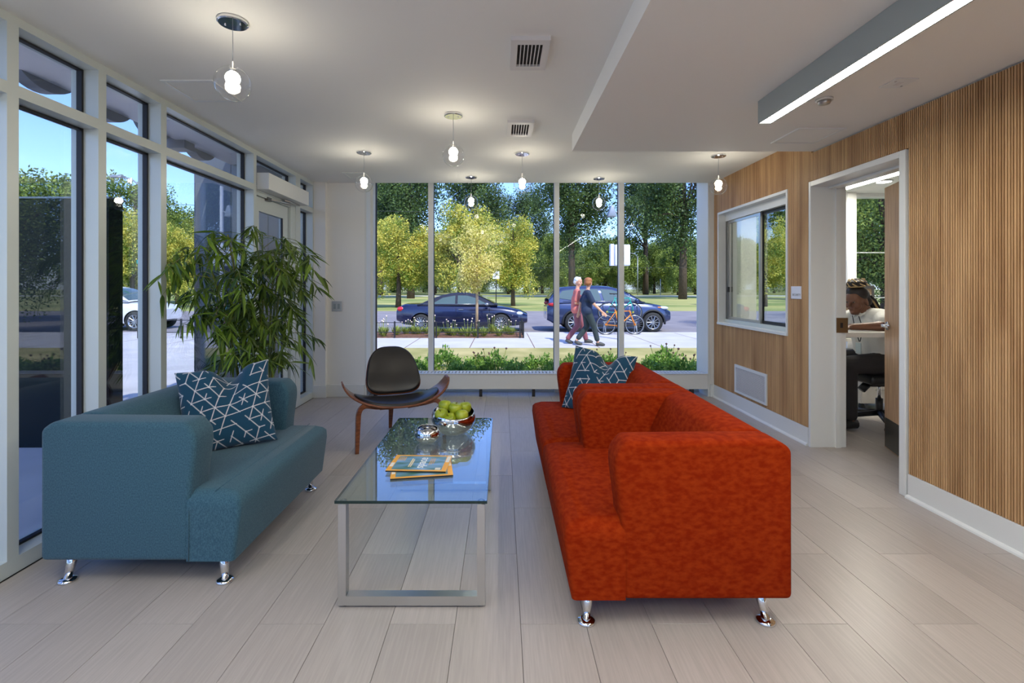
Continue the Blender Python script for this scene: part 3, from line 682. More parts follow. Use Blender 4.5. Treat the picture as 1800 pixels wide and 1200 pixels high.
for ci, (cx_, cy_, hh) in enumerate(culms):
    bx_, by_ = cx_*0.45, cy_*0.45; path = []
    lean = Vector((cx_*0.8+rb.uniform(-.04, .04), cy_*0.9+rb.uniform(-.06, .06), 0))
    for k in range(9):
        t = k/8; path.append(clampx(Vector((bx_, by_, 0.27)) + lean*t**1.6 + Vector((0, 0, (hh-0.27)*t))))
    cu = tube('culm', path, [0.014-0.009*k/8 for k in range(9)], m['bamboo_stem'], bp, 7)
    bm = bmesh.new(); nodes = [path[i].lerp(path[i+1], 0.5) for i in range(8)]
    for nd_ in nodes: lathe_bm(bm, [(0.004, -0.004), (0.0145, 0), (0.004, 0.004)], 8, 'z', nd_)
    mk('culm_rings', bm, m['bamboo_stem'], cu)['kind'] = 'stuff'
    nb = 18; bmb = bmesh.new()
    for b in range(nb):
        t = 0.30 + 0.70*((b+rb.random())/nb)**0.8; i = min(int(t*8), 7); p0 = path[i].lerp(path[i+1], t*8-i)
        az = rb.choice([rb.uniform(0, 2*PI), rb.uniform(-2.4, -0.4)]); ln = rb.uniform(0.24, 0.56)*(1.15 if t > 0.7 else 0.85)
        el = rb.uniform(0.15, 0.8); d = Vector((math.cos(az)*math.cos(el), math.sin(az)*math.cos(el), math.sin(el)))
        bp_ = [clampx(p0 + d*ln*s + Vector((0, 0, -0.55*ln*s*s))) for s in (0, 0.25, 0.5, 0.75, 1.0)]
        tube_bm(bmb, bp_, [0.0035, 0.003, 0.0025, 0.002, 0.001], 4, False)
        for q in range(rb.randint(10, 15)):
            s = 1 - 0.62*rb.random()**1.3; s4 = s*4; k = min(int(s4), 3); pp = bp_[k].lerp(bp_[k+1], s4-k)
            tdir = (bp_[min(k+1, 4)]-bp_[k]).normalized()
            side = tdir.cross(Vector((0, 0, 1))).normalized()*rb.choice((-1, 1))
            ldir = (tdir*rb.uniform(0.3, 1.0) + side*rb.uniform(0.1, 0.9) + Vector((0, 0, rb.uniform(-0.9, 0.15)))).normalized()
            sz = rb.uniform(0.10, 0.19)
            if pp.x + ldir.x*sz < XMIN: ldir.x = abs(ldir.x)
            ldir.normalize(); leaves.append((pp, ldir, sz, rb.uniform(-0.7, 0.7)))
    mk('branches', bmb, m['bamboo_stem'], cu)['kind'] = 'stuff'
def leaf_mat(pp, ld_, sz, roll):
    q = ld_.to_track_quat('X', 'Z').to_matrix() @ Matrix.Rotation(roll, 3, 'X'); return q
vis = sorted(range(len(leaves)), key=lambda i: leaves[i][0].y - 0.2*leaves[i][0].z*0)
near = set(vis[:300]); V_, F_ = [], []; first = True
for i, (pp, ld_, sz, roll) in enumerate(leaves):
    q = leaf_mat(pp, ld_, sz, roll)
    if i in near:
        if first: o = leaf0; first = False
        else: o = leaf0.copy(); COL.objects.link(o); o.parent = bp
        o.location = pp; o.rotation_euler = q.to_euler(); o.scale = (sz,)*3
    else:
        b0 = len(V_); P_ = (LV*sz) @ np.array(q).T + np.array(pp); V_ += P_.tolist(); F_ += [[b0+k for k in f] for f in LF]
pyo('foliage', V_, F_, m['bamboo_leaf_mix'], bp)['kind'] = 'stuff'

# ------------------------------------------------------------------ ceiling and wall fittings
def pendant(label, x, y, zc=2.24):
    t = thing('pendant_lamp', label, 'lamp', (x, y, CEIL), 0, 'glass globe pendants'); h = zc-CEIL
    cp = lathe('canopy', [(0, 0), (0.066, 0), (0.066, -0.012), (0.060, -0.016), (0, -0.016)], m['chrome'], t, 32); autosmooth(cp, 30)
    for k in (-1, 1): lathe('screw', [(0, -0.02), (0.004, -0.02), (0.004, -0.014), (0, -0.014)], m['chrome'], cp, 8, 'z', (0.035*k, 0, 0))
    tube('cord', [(0, 0, -0.014), (0, 0, h+0.095)], 0.0016, m['galv'], t, 6)
    lathe('socket', [(0, h+0.10), (0.008, h+0.10), (0.009, h+0.07), (0.016, h+0.068), (0.016, h+0.05), (0, h+0.05)], m['chrome'], t, 16)
    lathe('globe', [(0.079*math.sin(a), h+0.079*math.cos(a)) for a in [0.2 + (PI-0.2)*k/18 for k in range(19)]], m['glass_globe'], t, 32)
    lathe('bulb', [(0.032*math.sin(a), h+0.024+0.032*math.cos(a)) for a in [PI*k/12 for k in range(13)]], m['bulb'], t, 20)
    return t
for lb, x, y in (('largest-looking globe pendant, nearest the viewer by the curtain wall', -1.245, 2.238), ('globe pendant hanging above the coffee table', -0.346, 3.456), ('globe pendant in front of the left edge of the back window', -1.256, 4.41),
                 ('globe pendant before the sky gap left of the middle mullion', 0.188, 4.447), ('small globe pendant against the yellow tree in the second pane', -0.342, 5.40), ('small globe pendant just left of the third mullion', 1.098, 5.46), ('globe pendant beside the slatted wall near the sliding window', 2.026, 4.52)):
    pendant(lb, x, y)
def vent(label, x0, x1, y0, y1):
    t = thing('ceiling_vent', label, 'vent', ((x0+x1)/2, (y0+y1)/2, CEIL), 0, 'white ceiling registers'); a, b = (x1-x0)/2, (y1-y0)/2; fx, fy = 0.032, 0.045
    boxes('frame', [(-a, a, -b, -b+fy, -0.022, 0), (-a, a, b-fy, b, -0.022, 0), (-a, -a+fx, -b+fy, b-fy, -0.022, 0), (a-fx, a, -b+fy, b-fy, -0.022, 0)], m['grille_white'], t)
    box('duct', -a+fx, a-fx, -b+fy, b-fy, -0.004, 0.0, m['grille_dark'], t)
    n = 8
    for k in range(n):
        x = -a+fx + (2*(a-fx))*(k)/(n-1); box('vane', x-0.0022, x+0.0022, -b+fy, b-fy, -0.020, -0.004, m['grille_white'], t)
    for k in range(16):
        yy = -b+fy + 2*(b-fy)*(k+0.5)/16; box('cross_vane', -a+fx, a-fx, yy-0.001, yy+0.001, -0.012, -0.006, m['grille_dark'], t)
vent('square white ceiling register nearer the viewer', 0.046, 0.241, 2.37, 2.70); vent('square white ceiling register further off, above the window pendants', 0.041, 0.240, 3.56, 3.90)
def panel(label, x0, x1, y0, y1, z):
    t = thing('access_panel', label, 'access panel', ((x0+x1)/2, (y0+y1)/2, z), 0, 'flush ceiling access panels'); a, b = (x1-x0)/2, (y1-y0)/2
    boxes('frame', [(-a, a, -b, -b+0.02, -0.008, 0), (-a, a, b-0.02, b, -0.008, 0), (-a, -a+0.02, -b+0.02, b-0.02, -0.008, 0), (a-0.02, a, -b+0.02, b-0.02, -0.008, 0)], m['trim_white'], t)
    box('lid', -a+0.022, a-0.022, -b+0.022, b-0.022, -0.005, 0, m['ceiling_paint'], t)
panel('flush square access panel behind the nearest pendant', -2.03, -1.72, 2.87, 3.2, CEIL); panel('faint access panel near the back left ceiling corner', -1.72, -1.48, 5.2, 5.46, CEIL); panel('flush access panel in the lowered ceiling above the doorway', 2.04, 2.37, 3.32, 3.67, SOF)
ll_ = thing('linear_light', 'long grey linear light fixture with a glowing white underside', 'light', (1.548, 2.85, SOF-0.001))
boxes('housing', [(-0.038, -0.030, -3.9, 0, -0.131, 0), (0.030, 0.038, -3.9, 0, -0.131, 0), (-0.03, 0.03, -3.9, 0, -0.02, 0), (-0.03, 0.03, -0.008, 0, -0.131, -0.02)], m['fixture_grey'], ll_)
box('diffuser', -0.030, 0.030, -3.89, -0.008, -0.130, -0.122, m['tube_light'], ll_)
for lx, ly, lb in ((-1.5, -1.3, 'added fill light panel behind the viewer, curtain wall side, rear'), (-1.5, 0.5, 'added fill light panel behind the viewer, curtain wall side, front'), (-0.1, -1.3, 'added fill light panel behind the viewer, middle, rear'), (-0.1, 0.5, 'added fill light panel behind the viewer, middle, front')):  # unseen glowing panels added to brighten the lobby
    t = thing('ceiling_light', lb, 'light', (lx, ly, CEIL), 0, 'added fill light panels behind the viewer')
    boxes('frame', [(-0.31, 0.31, -0.61, -0.59, -0.012, 0), (-0.31, 0.31, 0.59, 0.61, -0.012, 0), (-0.31, -0.29, -0.59, 0.59, -0.012, 0), (0.29, 0.31, -0.59, 0.59, -0.012, 0)], m['trim_white'], t); box('diffuser', -0.29, 0.29, -0.59, 0.59, -0.006, 0, m['fill_panel'], t)
dt = thing('smoke_detector', 'small round detector on the lowered ceiling beside the linear light', 'detector', (1.877, 2.815, SOF))
lathe('base', [(0, 0), (0.045, 0), (0.045, -0.012), (0, -0.012)], m['trim_white'], dt, 24); lathe('cap', [(0, -0.012), (0.036, -0.012), (0.030, -0.03), (0, -0.032)], m['steel'], dt, 24)
sp = thing('sprinkler_plate', 'small square white plate on the lowered ceiling', 'ceiling plate', (2.125, 2.59, SOF))
box('plate', -0.06, 0.06, -0.06, 0.06, -0.006, 0, m['trim_white'], sp, 0.002)
for a, b in ((-0.04, -0.03), (0.04, 0.03)): lathe('screw', [(0, -0.009), (0.005, -0.009), (0.005, -0.005), (0, -0.005)], m['steel'], sp, 8, 'z', (a, b, 0))
box('slot', -0.012, 0.012, -0.02, 0.02, -0.0075, -0.005, m['grille_white'], sp)
gr = thing('wall_grille', 'white return-air grille low on the slatted wall', 'grille', (XS, 4.866, 0.18))
boxes('frame', [(-0.014, 0, -0.31, 0.31, 0, 0.025), (-0.014, 0, -0.31, 0.31, 0.27, 0.295), (-0.014, 0, -0.31, -0.285, 0.025, 0.27), (-0.014, 0, 0.285, 0.31, 0.025, 0.27)], m['trim_white'], gr)
box('backing', -0.002, 0, -0.285, 0.285, 0.025, 0.27, m['grille_dark'], gr)
for k in range(20):
    z = 0.029+k*0.0122; boxes('blade', [(-0.009, -0.002, -0.285, 0.285, z, z+0.008)], m['grille_white'], gr)
sg = thing('door_sign', 'small white square sign reading SECURITY beside the sliding window', 'sign', (XS, 4.105, 1.25))
box('plate', -0.008, 0, -0.068, 0.068, -0.052, 0.055, m['sign_white'], sg, 0.001); text('lettering', 'SECURITY', 0.026, m['grey_ink'], sg, (-0.0085, -0.008, -0.018), (PI/2, 0, -PI/2))
wp = thing('outlet_plate', 'grey metal outlet plate on the white wall left of the big window', 'outlet', (-1.952, YB, 1.07))
box('plate', -0.06, 0.06, -0.007, 0, -0.06, 0.06, m['steel'], wp, 0.002)
for k in (-1, 1): box('socket', k*0.024-0.014, k*0.024+0.014, -0.0085, -0.006, -0.03, 0.03, m['fixture_grey'], wp)
# ------------------------------------------------------------------ people (one continuous skinned surface each)
def capsule_pts(p0, p1, r0, r1, n=8):
    out = []
    for (p, r) in ((p0, r0), (p1, r1)):
        for i in range(1, n):
            a = PI*i/n
            for k in range(n*2): b = PI*k/n; out.append((p[0]+r*math.sin(a)*math.cos(b), p[1]+r*math.sin(a)*math.sin(b), p[2]+r*math.cos(a)))
        out += [(p[0], p[1], p[2]+r), (p[0], p[1], p[2]-r)]
    return out
def person_body(parent, segs, mats, voxel, smooth=4):
    """segs: (material index, p0, p1, r0, r1[, flatten-y])"""
    bm = bmesh.new()
    for s in segs:
        b2 = bmesh.new()
        for p in capsule_pts(s[1], s[2], s[3], s[4]): b2.verts.new(p)
        bmesh.ops.convex_hull(b2, input=b2.verts); me = bpy.data.meshes.new('tmp'); b2.to_mesh(me); b2.free(); bm.from_mesh(me); bpy.data.meshes.remove(me)
    o = mk('body', bm, mats[0], parent)
    r = o.modifiers.new('remesh', 'REMESH'); r.mode = 'VOXEL'; r.voxel_size = voxel
    sm = o.modifiers.new('smooth', 'SMOOTH'); sm.factor = 0.5; sm.iterations = smooth
    bpy.context.view_layer.update(); bake_mods(o); me = o.data; me.materials.clear()
    for mt in mats: me.materials.append(mt)
    nv = len(me.vertices); co = np.empty(nv*3); me.vertices.foreach_get('co', co); co = co.reshape(-1, 3)
    best = np.full(nv, 9e9); idx = np.zeros(nv, int)
    for s in segs:
        a, b = np.array(s[1], float), np.array(s[2], float); d = b-a; dd = max(d@d, 1e-9)
        t = np.clip(((co-a)@d)/dd, 0, 1); ds = np.linalg.norm(co-a-t[:, None]*d, axis=1) - (s[3]+(s[4]-s[3])*t)
        k = ds < best; best[k] = ds[k]; idx[k] = s[0]
    for p in me.polygons: p.material_index = int(idx[p.vertices[0]]); p.use_smooth = True
    return o
def hand(segs, mi, wrist, d, up, r=0.0085, curl=0.35):
    d = Vector(d).normalized(); up = Vector(up).normalized(); side = d.cross(up).normalized(); w_ = Vector(wrist)
    for k, (o_, ln) in enumerate(((-0.027, 0.070), (-0.009, 0.080), (0.010, 0.076), (0.027, 0.060))):
        a = w_ + d*0.085 + side*o_; b = a + (d - up*curl*0.4).normalized()*ln*0.5; c = b + (d - up*curl*1.4).normalized()*ln*0.5
        segs += [(mi, w_ + d*0.015 + side*o_*0.7, a, 0.015, 0.0115), (mi, a, b, r+0.001, r), (mi, b, c, r, r*0.85)]
    a = w_ + d*0.03 - side*0.032; b = a + (d*0.7 - side*0.6 - up*0.3).normalized()*0.04
    segs += [(mi, w_ + d*0.01 - side*0.015, a, 0.015, 0.012), (mi, a, b, r+0.002, r+0.001), (mi, b, b + (d*0.9 - up*0.3).normalized()*0.03, r+0.001, r)]
def head(segs, mi, c, f, s=1.0):
    """skull, jaw, nose, lips, brow and ears; f = facing direction"""
    c = Vector(c); f = Vector(f).normalized(); u = Vector((0, 0, 1)); r = f.cross(u).normalized(); u = r.cross(f)
    P = lambda a, b, d: c + (f*a + r*b + u*d)*s
    segs += [(mi, P(-0.025, 0, 0.03), P(0.02, 0, 0.035), 0.080*s, 0.078*s), (mi, P(0.02, 0, -0.02), P(0.035, 0, -0.075), 0.066*s, 0.042*s), (mi, P(0.055, 0, -0.085), P(0.058, 0, -0.09), 0.026*s, 0.024*s),
             (mi, P(0.088, 0, 0.012), P(0.106, 0, -0.022), 0.010*s, 0.014*s), (mi, P(0.082, -0.02, -0.052), P(0.082, 0.02, -0.052), 0.011*s, 0.011*s), (mi, P(0.078, -0.035, 0.03), P(0.078, 0.035, 0.03), 0.013*s, 0.013*s)]
    for k in (-1, 1): segs += [(mi, P(-0.005, k*0.08, 0.008), P(-0.012, k*0.083, -0.022), 0.014*s, 0.011*s), (mi, P(0.055, k*0.042, -0.025), P(0.05, k*0.045, -0.03), 0.027*s, 0.025*s)]
    return P
def eyes(P, parent, s=1.0):
    for k in (-1, 1):
        e = ball('eye', P(0.080, k*0.031, 0.008), 0.010*s, m['eye_dim'], parent, 10)
        ball('iris', P(0.088, k*0.031, 0.007), 0.0055*s, m['black'], e, 8)
def walker(label, loc, skin, shirt, trousers, hair, f_head, arm_near, arm_far, ph=1, scale=1.0, crop=False):
    t = thing('person', label, 'person', loc, 0, 'people walking on the pavement')
    t.scale = (scale,)*3
    sk, sh, tr_ = 0, 1, 2; G = []; V3 = Vector
    G += [(tr_, V3((0, -0.07, 0.93)), V3((0, 0.07, 0.93)), 0.125, 0.125), (sh, V3((0, 0, 0.98)), V3((0.015, 0, 1.18)), 0.15, 0.148), (sh, V3((0.01, -0.08, 1.22)), V3((0.01, 0.08, 1.22)), 0.115, 0.115),
          (sh, V3((0.012, -0.115, 1.37)), V3((0.012, 0.115, 1.37)), 0.078, 0.078), (sh, V3((0, -0.09, 0.90)), V3((0, 0.09, 0.90)), 0.138, 0.138), (sk, V3((0.02, 0, 1.40)), V3((0.035, 0, 1.52)), 0.054, 0.05)]
    for k, y in ((ph, -0.09), (-ph, 0.09)):
        if k > 0: kn, an, to = V3((0.17, y, 0.50)), V3((0.27, y, 0.10)), V3((0.43, y, 0.085))
        else: kn, an, to = V3((0.02, y, 0.49)), V3((-0.25, y, 0.13)), V3((-0.12, y, 0.035))
        h = V3((0, y, 0.90)); cuff = kn.lerp(an, 0.80 if crop else 0.93)
        G += [(tr_, h, kn, 0.112, 0.078), (tr_, kn, cuff, 0.076, 0.066), (sk, cuff, an, 0.038, 0.036)]
        sd_ = tube('shoe', [an + V3((-0.045, 0, -0.055 if k > 0 else -0.03)), an.lerp(to, 0.4) + V3((0, 0, -0.035)), to + V3((-0.03, 0, -0.045 if k > 0 else 0.005)), to + V3((0.02, 0, -0.055 if k > 0 else 0.0))], [0.045, 0.055, 0.045, 0.025], m['shoe'], t, 10, (1.0, 0.9))
    for y, A in ((-0.19, arm_near), (0.19, arm_far)):
        s0 = V3((0.01, y, 1.37)); el = s0 + V3(A[0]); wr_ = el + V3(A[1]); mid = s0.lerp(el, 0.78)
        G += [(sh, s0, mid, 0.068, 0.066), (sk, mid, el, 0.044, 0.041), (sk, el, wr_, 0.040, 0.027)]
        hand(G, sk, wr_, V3(A[1]), (0, 1 if y < 0 else -1, 0.1), 0.010)
    hc = V3((0.045, 0, 1.625)); P = head(G, sk, hc, f_head, 1.06)
    person_body(t, [(g[0], tuple(g[1]), tuple(g[2]), g[3], g[4]) for g in G], [m[skin], m[shirt], m[trousers]], 0.0095)
    eyes(P, t, 1.06)
    bm = bmesh.new()
    for (a, b, d, r) in ((-0.035, 0, 0.055, 0.092), (-0.06, 0, 0.0, 0.078), (-0.02, 0.035, 0.06, 0.075), (-0.02, -0.035, 0.06, 0.075), (-0.045, 0.045, 0.0, 0.058), (-0.045, -0.045, 0.0, 0.058), (0.035, 0, 0.098, 0.042)):
        bmesh.ops.create_icosphere(bm, subdivisions=2, radius=r, matrix=Matrix.Translation(P(a, b, d)))
    ho = mk('hair', bm, m[hair], t, True); k = ho.modifiers.new('r', 'REMESH'); k.mode = 'VOXEL'; k.voxel_size = 0.010; k = ho.modifiers.new('s', 'SMOOTH'); k.iterations = 5; bpy.context.view_layer.update(); bake_mods(ho); ho.data.polygons.foreach_set('use_smooth', [True]*len(ho.data.polygons)); ho.data.materials.clear(); ho.data.materials.append(m[hair])
    return t
GZ = -0.20
walker('person in a salmon shirt and maroon trousers with white hair, walking', (1.985, 12.85, GZ), 'skin_light', 'salmon', 'maroon', 'hair_white', (0.75, -0.55, -0.08),
       ((-0.06, -0.02, -0.29), (0.24, 0.10, -0.02)), ((-0.04, 0.03, -0.29), (0.20, -0.02, -0.14)), -1, 1.0)
walker('person in a navy shirt and cropped dark trousers with red hair, walking', (2.17, 12.35, GZ), 'skin_light', 'navy_shirt', 'charcoal', 'hair_red', (0.55, 0.80, 0.0),
       ((0.13, -0.05, -0.28), (0.20, -0.03, -0.20)), ((-0.13, 0.04, -0.27), (-0.05, 0.02, -0.24)), 1, 0.985, True)

# seated person in the office, facing the sliding window
sp_ = thing('person', 'person in a white shirt with wrapped dark braids, seated at the office desk', 'person', (3.5, 4.5, 0))
V3 = lambda x, y, z: Vector((x-3.5, y-4.5, z))
G = []; sk, sh, tr_ = 0, 1, 2
G += [(tr_, V3(3.54, 4.42, 0.63), V3(3.54, 4.62, 0.63), 0.135, 0.135), (sh, V3(3.52, 4.47, 0.72), V3(3.47, 4.47, 0.90), 0.165, 0.16), (sh, V3(3.52, 4.57, 0.72), V3(3.47, 4.56, 0.90), 0.165, 0.16),
      (sh, V3(3.45, 4.42, 0.95), V3(3.45, 4.60, 0.95), 0.135, 0.135), (sh, V3(3.42, 4.37, 1.02), V3(3.42, 4.65, 1.02), 0.085, 0.085), (sk, V3(3.40, 4.51, 1.04), V3(3.355, 4.51, 1.12), 0.062, 0.056)]
for y, kx in ((4.38, 3.13), (4.64, 3.10)):
    G += [(tr_, V3(3.52, y, 0.61), V3(kx, y, 0.595), 0.105, 0.082), (tr_, V3(kx, y, 0.595), V3(kx+0.05, y+0.03, 0.13), 0.078, 0.055), (sk, V3(kx+0.05, y+0.03, 0.13), V3(kx+0.05, y+0.03, 0.09), 0.04, 0.04)]
    tube('shoe', [V3(kx+0.10, y+0.03, 0.055), V3(kx+0.03, y+0.03, 0.055), V3(kx-0.08, y+0.03, 0.04), V3(kx-0.14, y+0.03, 0.03)], [0.045, 0.05, 0.042, 0.026], m['black'], sp_, 10)
e1, w1 = V3(3.335, 4.225, 0.958), V3(3.06, 4.235, 0.950)
G += [(sh, V3(3.42, 4.34, 1.02), V3(3.365, 4.255, 0.985), 0.075, 0.070), (sk, V3(3.365, 4.255, 0.98), e1, 0.048, 0.045), (sk, e1, w1, 0.043, 0.028)]
hand(G, sk, w1, (-1, 0.15, 0), (0, 0, 1), 0.009, 0.3)
e2, w2 = V3(3.22, 4.72, 0.95), V3(3.04, 4.56, 0.96)
G += [(sh, V3(3.42, 4.68, 1.02), V3(3.30, 4.72, 0.97), 0.075, 0.068), (sk, V3(3.30, 4.72, 0.97), e2, 0.046, 0.043), (sk, e2, w2, 0.041, 0.028)]
hand(G, sk, w2, (-0.8, -0.5, 0), (0, 0, 1), 0.009, 0.3)
P = head(G, sk, V3(3.315, 4.51, 1.160), (-0.95, -0.30, -0.10), 1.02)
person_body(sp_, [(g[0], tuple(g[1]), tuple(g[2]), g[3], g[4]) for g in G], [m['skin_dark'], m['shirt_white'], m['trousers_dark']], 0.0065)
eyes(P, sp_, 1.02)
def blob(name, lst, mat, par, vox=0.009):
    bm = bmesh.new()
    for (c, r) in lst: bmesh.ops.create_icosphere(bm, subdivisions=2, radius=r, matrix=Matrix.Translation(c))
    o = mk(name, bm, mat, par, True); k = o.modifiers.new('r', 'REMESH'); k.mode = 'VOXEL'; k.voxel_size = vox; k2 = o.modifiers.new('s', 'SMOOTH'); k2.iterations = 3
    bpy.context.view_layer.update(); bake_mods(o); o.data.materials.clear(); o.data.materials.append(mat); o.data.polygons.foreach_set('use_smooth', [True]*len(o.data.polygons)); return o
hr = blob('hair', [(P(-0.03, 0, 0.055), 0.088), (P(-0.06, 0, 0.01), 0.075), (P(0.0, 0.03, 0.075), 0.07), (P(0.0, -0.03, 0.075), 0.07), (P(0.03, 0, 0.085), 0.055), (P(-0.05, 0.045, 0.0), 0.05), (P(-0.05, -0.045, 0.0), 0.05)], m['hair_dark'], sp_)
bun = [(P(-0.012+0.050*math.cos(a), 0.050*math.sin(a), 0.165), 0.034) for a in [k*PI/4 for k in range(8)]] + [(P(-0.005, 0, 0.14), 0.05), (P(-0.012, 0, 0.178), 0.042)]
bo_ = blob('hair_bun', bun, m['hair_dark'], sp_)
bm = bmesh.new()
for k in range(9):
    a0 = k*0.7; pts = [P(-0.012+(0.086-0.006*q)*math.cos(a0+q*0.25), (0.086-0.006*q)*math.sin(a0+q*0.25), 0.145+0.013*q) for q in range(6)]; tube_bm(bm, pts, 0.0055, 5)
tube_bm(bm, [P(-0.005+0.062*math.cos(q*0.35), 0.062*math.sin(q*0.35), 0.142) for q in range(19)], 0.007, 5)
mk('hair_wraps', bm, m['hair_blond'], bo_, True)
for k in range(9):
    b_ = -0.075+0.019*k; st = P(-0.085, b_*0.8, 0.05); en = P(-0.17-0.01*(k % 3), b_*1.3, -0.105-0.012*(k % 2))
    tube('braid', [st, P(-0.125, b_, 0.0), P(-0.15, b_*1.15, -0.06), en], [0.012, 0.011, 0.010, 0.006], m['hair_blond'] if k % 4 == 1 else m['hair_dark'], hr, 6)
# collar, lanyard, badge
for k in (-1, 1): hexa('collar', [V3(3.40+0.0, 4.51+k*0.075, 1.075), V3(3.315, 4.51+k*0.06, 1.035), V3(3.29, 4.51+k*0.015, 1.005), V3(3.34, 4.51+k*0.03, 1.06), V3(3.40, 4.51+k*0.065, 1.105), V3(3.325, 4.51+k*0.05, 1.055), V3(3.288, 4.51+k*0.012, 1.012), V3(3.345, 4.51+k*0.028, 1.085)], m['shirt_white'], sp_)
tube('lanyard', [V3(3.30, 4.47, 1.03), V3(3.285, 4.40, 0.92), V3(3.275, 4.42, 0.80)], 0.004, m['black'], sp_, 5)
tube('lanyard', [V3(3.30, 4.55, 1.03), V3(3.285, 4.50, 0.92), V3(3.275, 4.43, 0.80)], 0.004, m['black'], sp_, 5)
box('badge', -0.245, -0.239, -0.115, -0.050, 0.69, 0.79, m['badge'], sp_, 0.001)

# office furniture
dk = thing('desk', 'white office desk with a thick edge in front of the seated person', 'desk', (3.2, 4.2, 0))
box('desk_top', -0.43, 0.62, -0.115, 0.125, 0.873, 0.915, m['desk_white'], dk, 0.003); box('side_panel', 0.58, 0.61, -0.10, 0.11, 0, 0.873, m['desk_white'], dk); box('wall_cleat', -0.43, -0.40, -0.10, 0.11, 0.80, 0.873, m['desk_white'], dk)
oc = thing('office_chair', 'black swivel office chair under the seated person', 'chair', (3.56, 4.56, 0))
box('seat', -0.25, 0.24, -0.24, 0.24, 0.415, 0.50, m['black'], oc, 0.035, 4)
hexa('backrest', [(0.24, -0.21, 0.55), (0.30, -0.21, 0.55), (0.30, 0.21, 0.55), (0.24, 0.21, 0.55), (0.32, -0.20, 1.0), (0.37, -0.20, 1.0), (0.37, 0.20, 1.0), (0.32, 0.20, 1.0)], m['black'], oc, 0.02)
tube('back_bar', [(0.15, 0, 0.41), (0.30, 0, 0.42), (0.33, 0, 0.60)], 0.018, m['black'], oc); tube('column', [(0, 0, 0.09), (0, 0, 0.25)], 0.03, m['black'], oc, 14); tube('gas_lift', [(0, 0, 0.25), (0, 0, 0.42)], 0.016, m['chrome'], oc, 14)
box('mechanism', -0.12, 0.10, -0.06, 0.06, 0.37, 0.415, m['black'], oc, 0.01); tube('tilt_knob', [(-0.12, 0, 0.38), (-0.17, 0, 0.33)], 0.035, m['black'], oc, 12)
for s in (-1, 1):
    tube('arm_post', [(0.05, s*0.24, 0.43), (0.05, s*0.29, 0.45), (0.05, s*0.29, 0.64)], 0.014, m['black'], oc); box('arm_pad', -0.10, 0.14, s*0.29-0.035, s*0.29+0.035, 0.64, 0.665, m['black'], oc, 0.01)
for k in range(5):
    a = 0.5+2*PI*k/5; c_, s_ = math.cos(a), math.sin(a); lg = tube('base_leg', [(0.02*c_, 0.02*s_, 0.115), (0.30*c_, 0.30*s_, 0.075)], [0.028, 0.018], m['black'], oc, 8)
    lathe('caster', [(0, -0.02), (0.025, -0.02), (0.028, 0), (0.025, 0.02), (0, 0.02)], m['black'], lg, 14, 'y', (0.30*c_, 0.30*s_, 0.028))
pd = thing('pedestal_cabinet', 'white mobile drawer pedestal on casters behind the office chair', 'cabinet', (3.97, 5.3, 0))
box('body', -0.2, 0.2, -0.22, 0.22, 0.075, 0.60, m['desk_white'], pd, 0.003)
for k in range(3): d_ = box('drawer', -0.195, 0.195, -0.232, -0.22, 0.085+k*0.172, 0.25+k*0.172, m['desk_white'], pd, 0.002); box('pull', -0.05, 0.05, -0.242, -0.232, 0.215+k*0.172, 0.225+k*0.172, m['steel'], d_)
for x in (-0.16, 0.16):
    for y in (-0.18, 0.18): lathe('caster', [(0, -0.012), (0.034, -0.012), (0.036, 0), (0.034, 0.012), (0, 0.012)], m['black'], pd, 14, 'x', (x, y, 0.037))
sd2 = thing('side_desk', 'low office worktop in front of the office window', 'desk', (3.85, 5.55, 0))
box('top', -0.75, 1.3, -0.25, 0.25, 0.70, 0.735, m['desk_white'], sd2, 0.003)
for x in (-0.72, 1.24): box('leg_panel', x, x+0.03, -0.22, 0.22, 0, 0.70, m['desk_white'], sd2)
dv = thing('divider_panel', 'grey-framed tan panel standing behind the seated person', 'divider', (3.90, 5.36, 0.735))
boxes('frame', [(-0.20, 0.22, -0.012, 0.012, 0.545, 0.58), (-0.20, -0.175, -0.012, 0.012, 0, 0.545), (0.195, 0.22, -0.012, 0.012, 0, 0.545), (-0.175, 0.195, -0.012, 0.012, 0, 0.03)], m['dark_steel'], dv)
box('board', -0.175, 0.195, -0.006, 0.006, 0.03, 0.545, m['tan_panel'], dv)
for (nm, lb, x0, x1, y0, y1) in (('ceiling_light', 'rectangular glowing ceiling panel light in the office', 3.82, 4.055, 4.5, 5.7),):
    t = thing(nm, lb, 'light', ((x0+x1)/2, (y0+y1)/2, 2.45)); a, b = (x1-x0)/2, (y1-y0)/2
    boxes('frame', [(-a, a, -b, -b+0.012, -0.012, 0), (-a, a, b-0.012, b, -0.012, 0), (-a, -a+0.012, -b, b, -0.012, 0), (a-0.012, a, -b, b, -0.012, 0)], m['trim_white'], t); box('diffuser', -a+0.012, a-0.012, -b+0.012, b-0.012, -0.008, 0, m['tube_light'], t)
t = thing('downlight', 'round glowing downlight on the office ceiling', 'light', (4.15, 5.25, 2.45))
lathe('ring', [(0.066, 0), (0.082, 0), (0.082, -0.010), (0.066, -0.014)], m['trim_white'], t, 28); lathe('lens', [(0, -0.012), (0.066, -0.012), (0.066, 0), (0, 0)], m['tube_light'], t, 28)
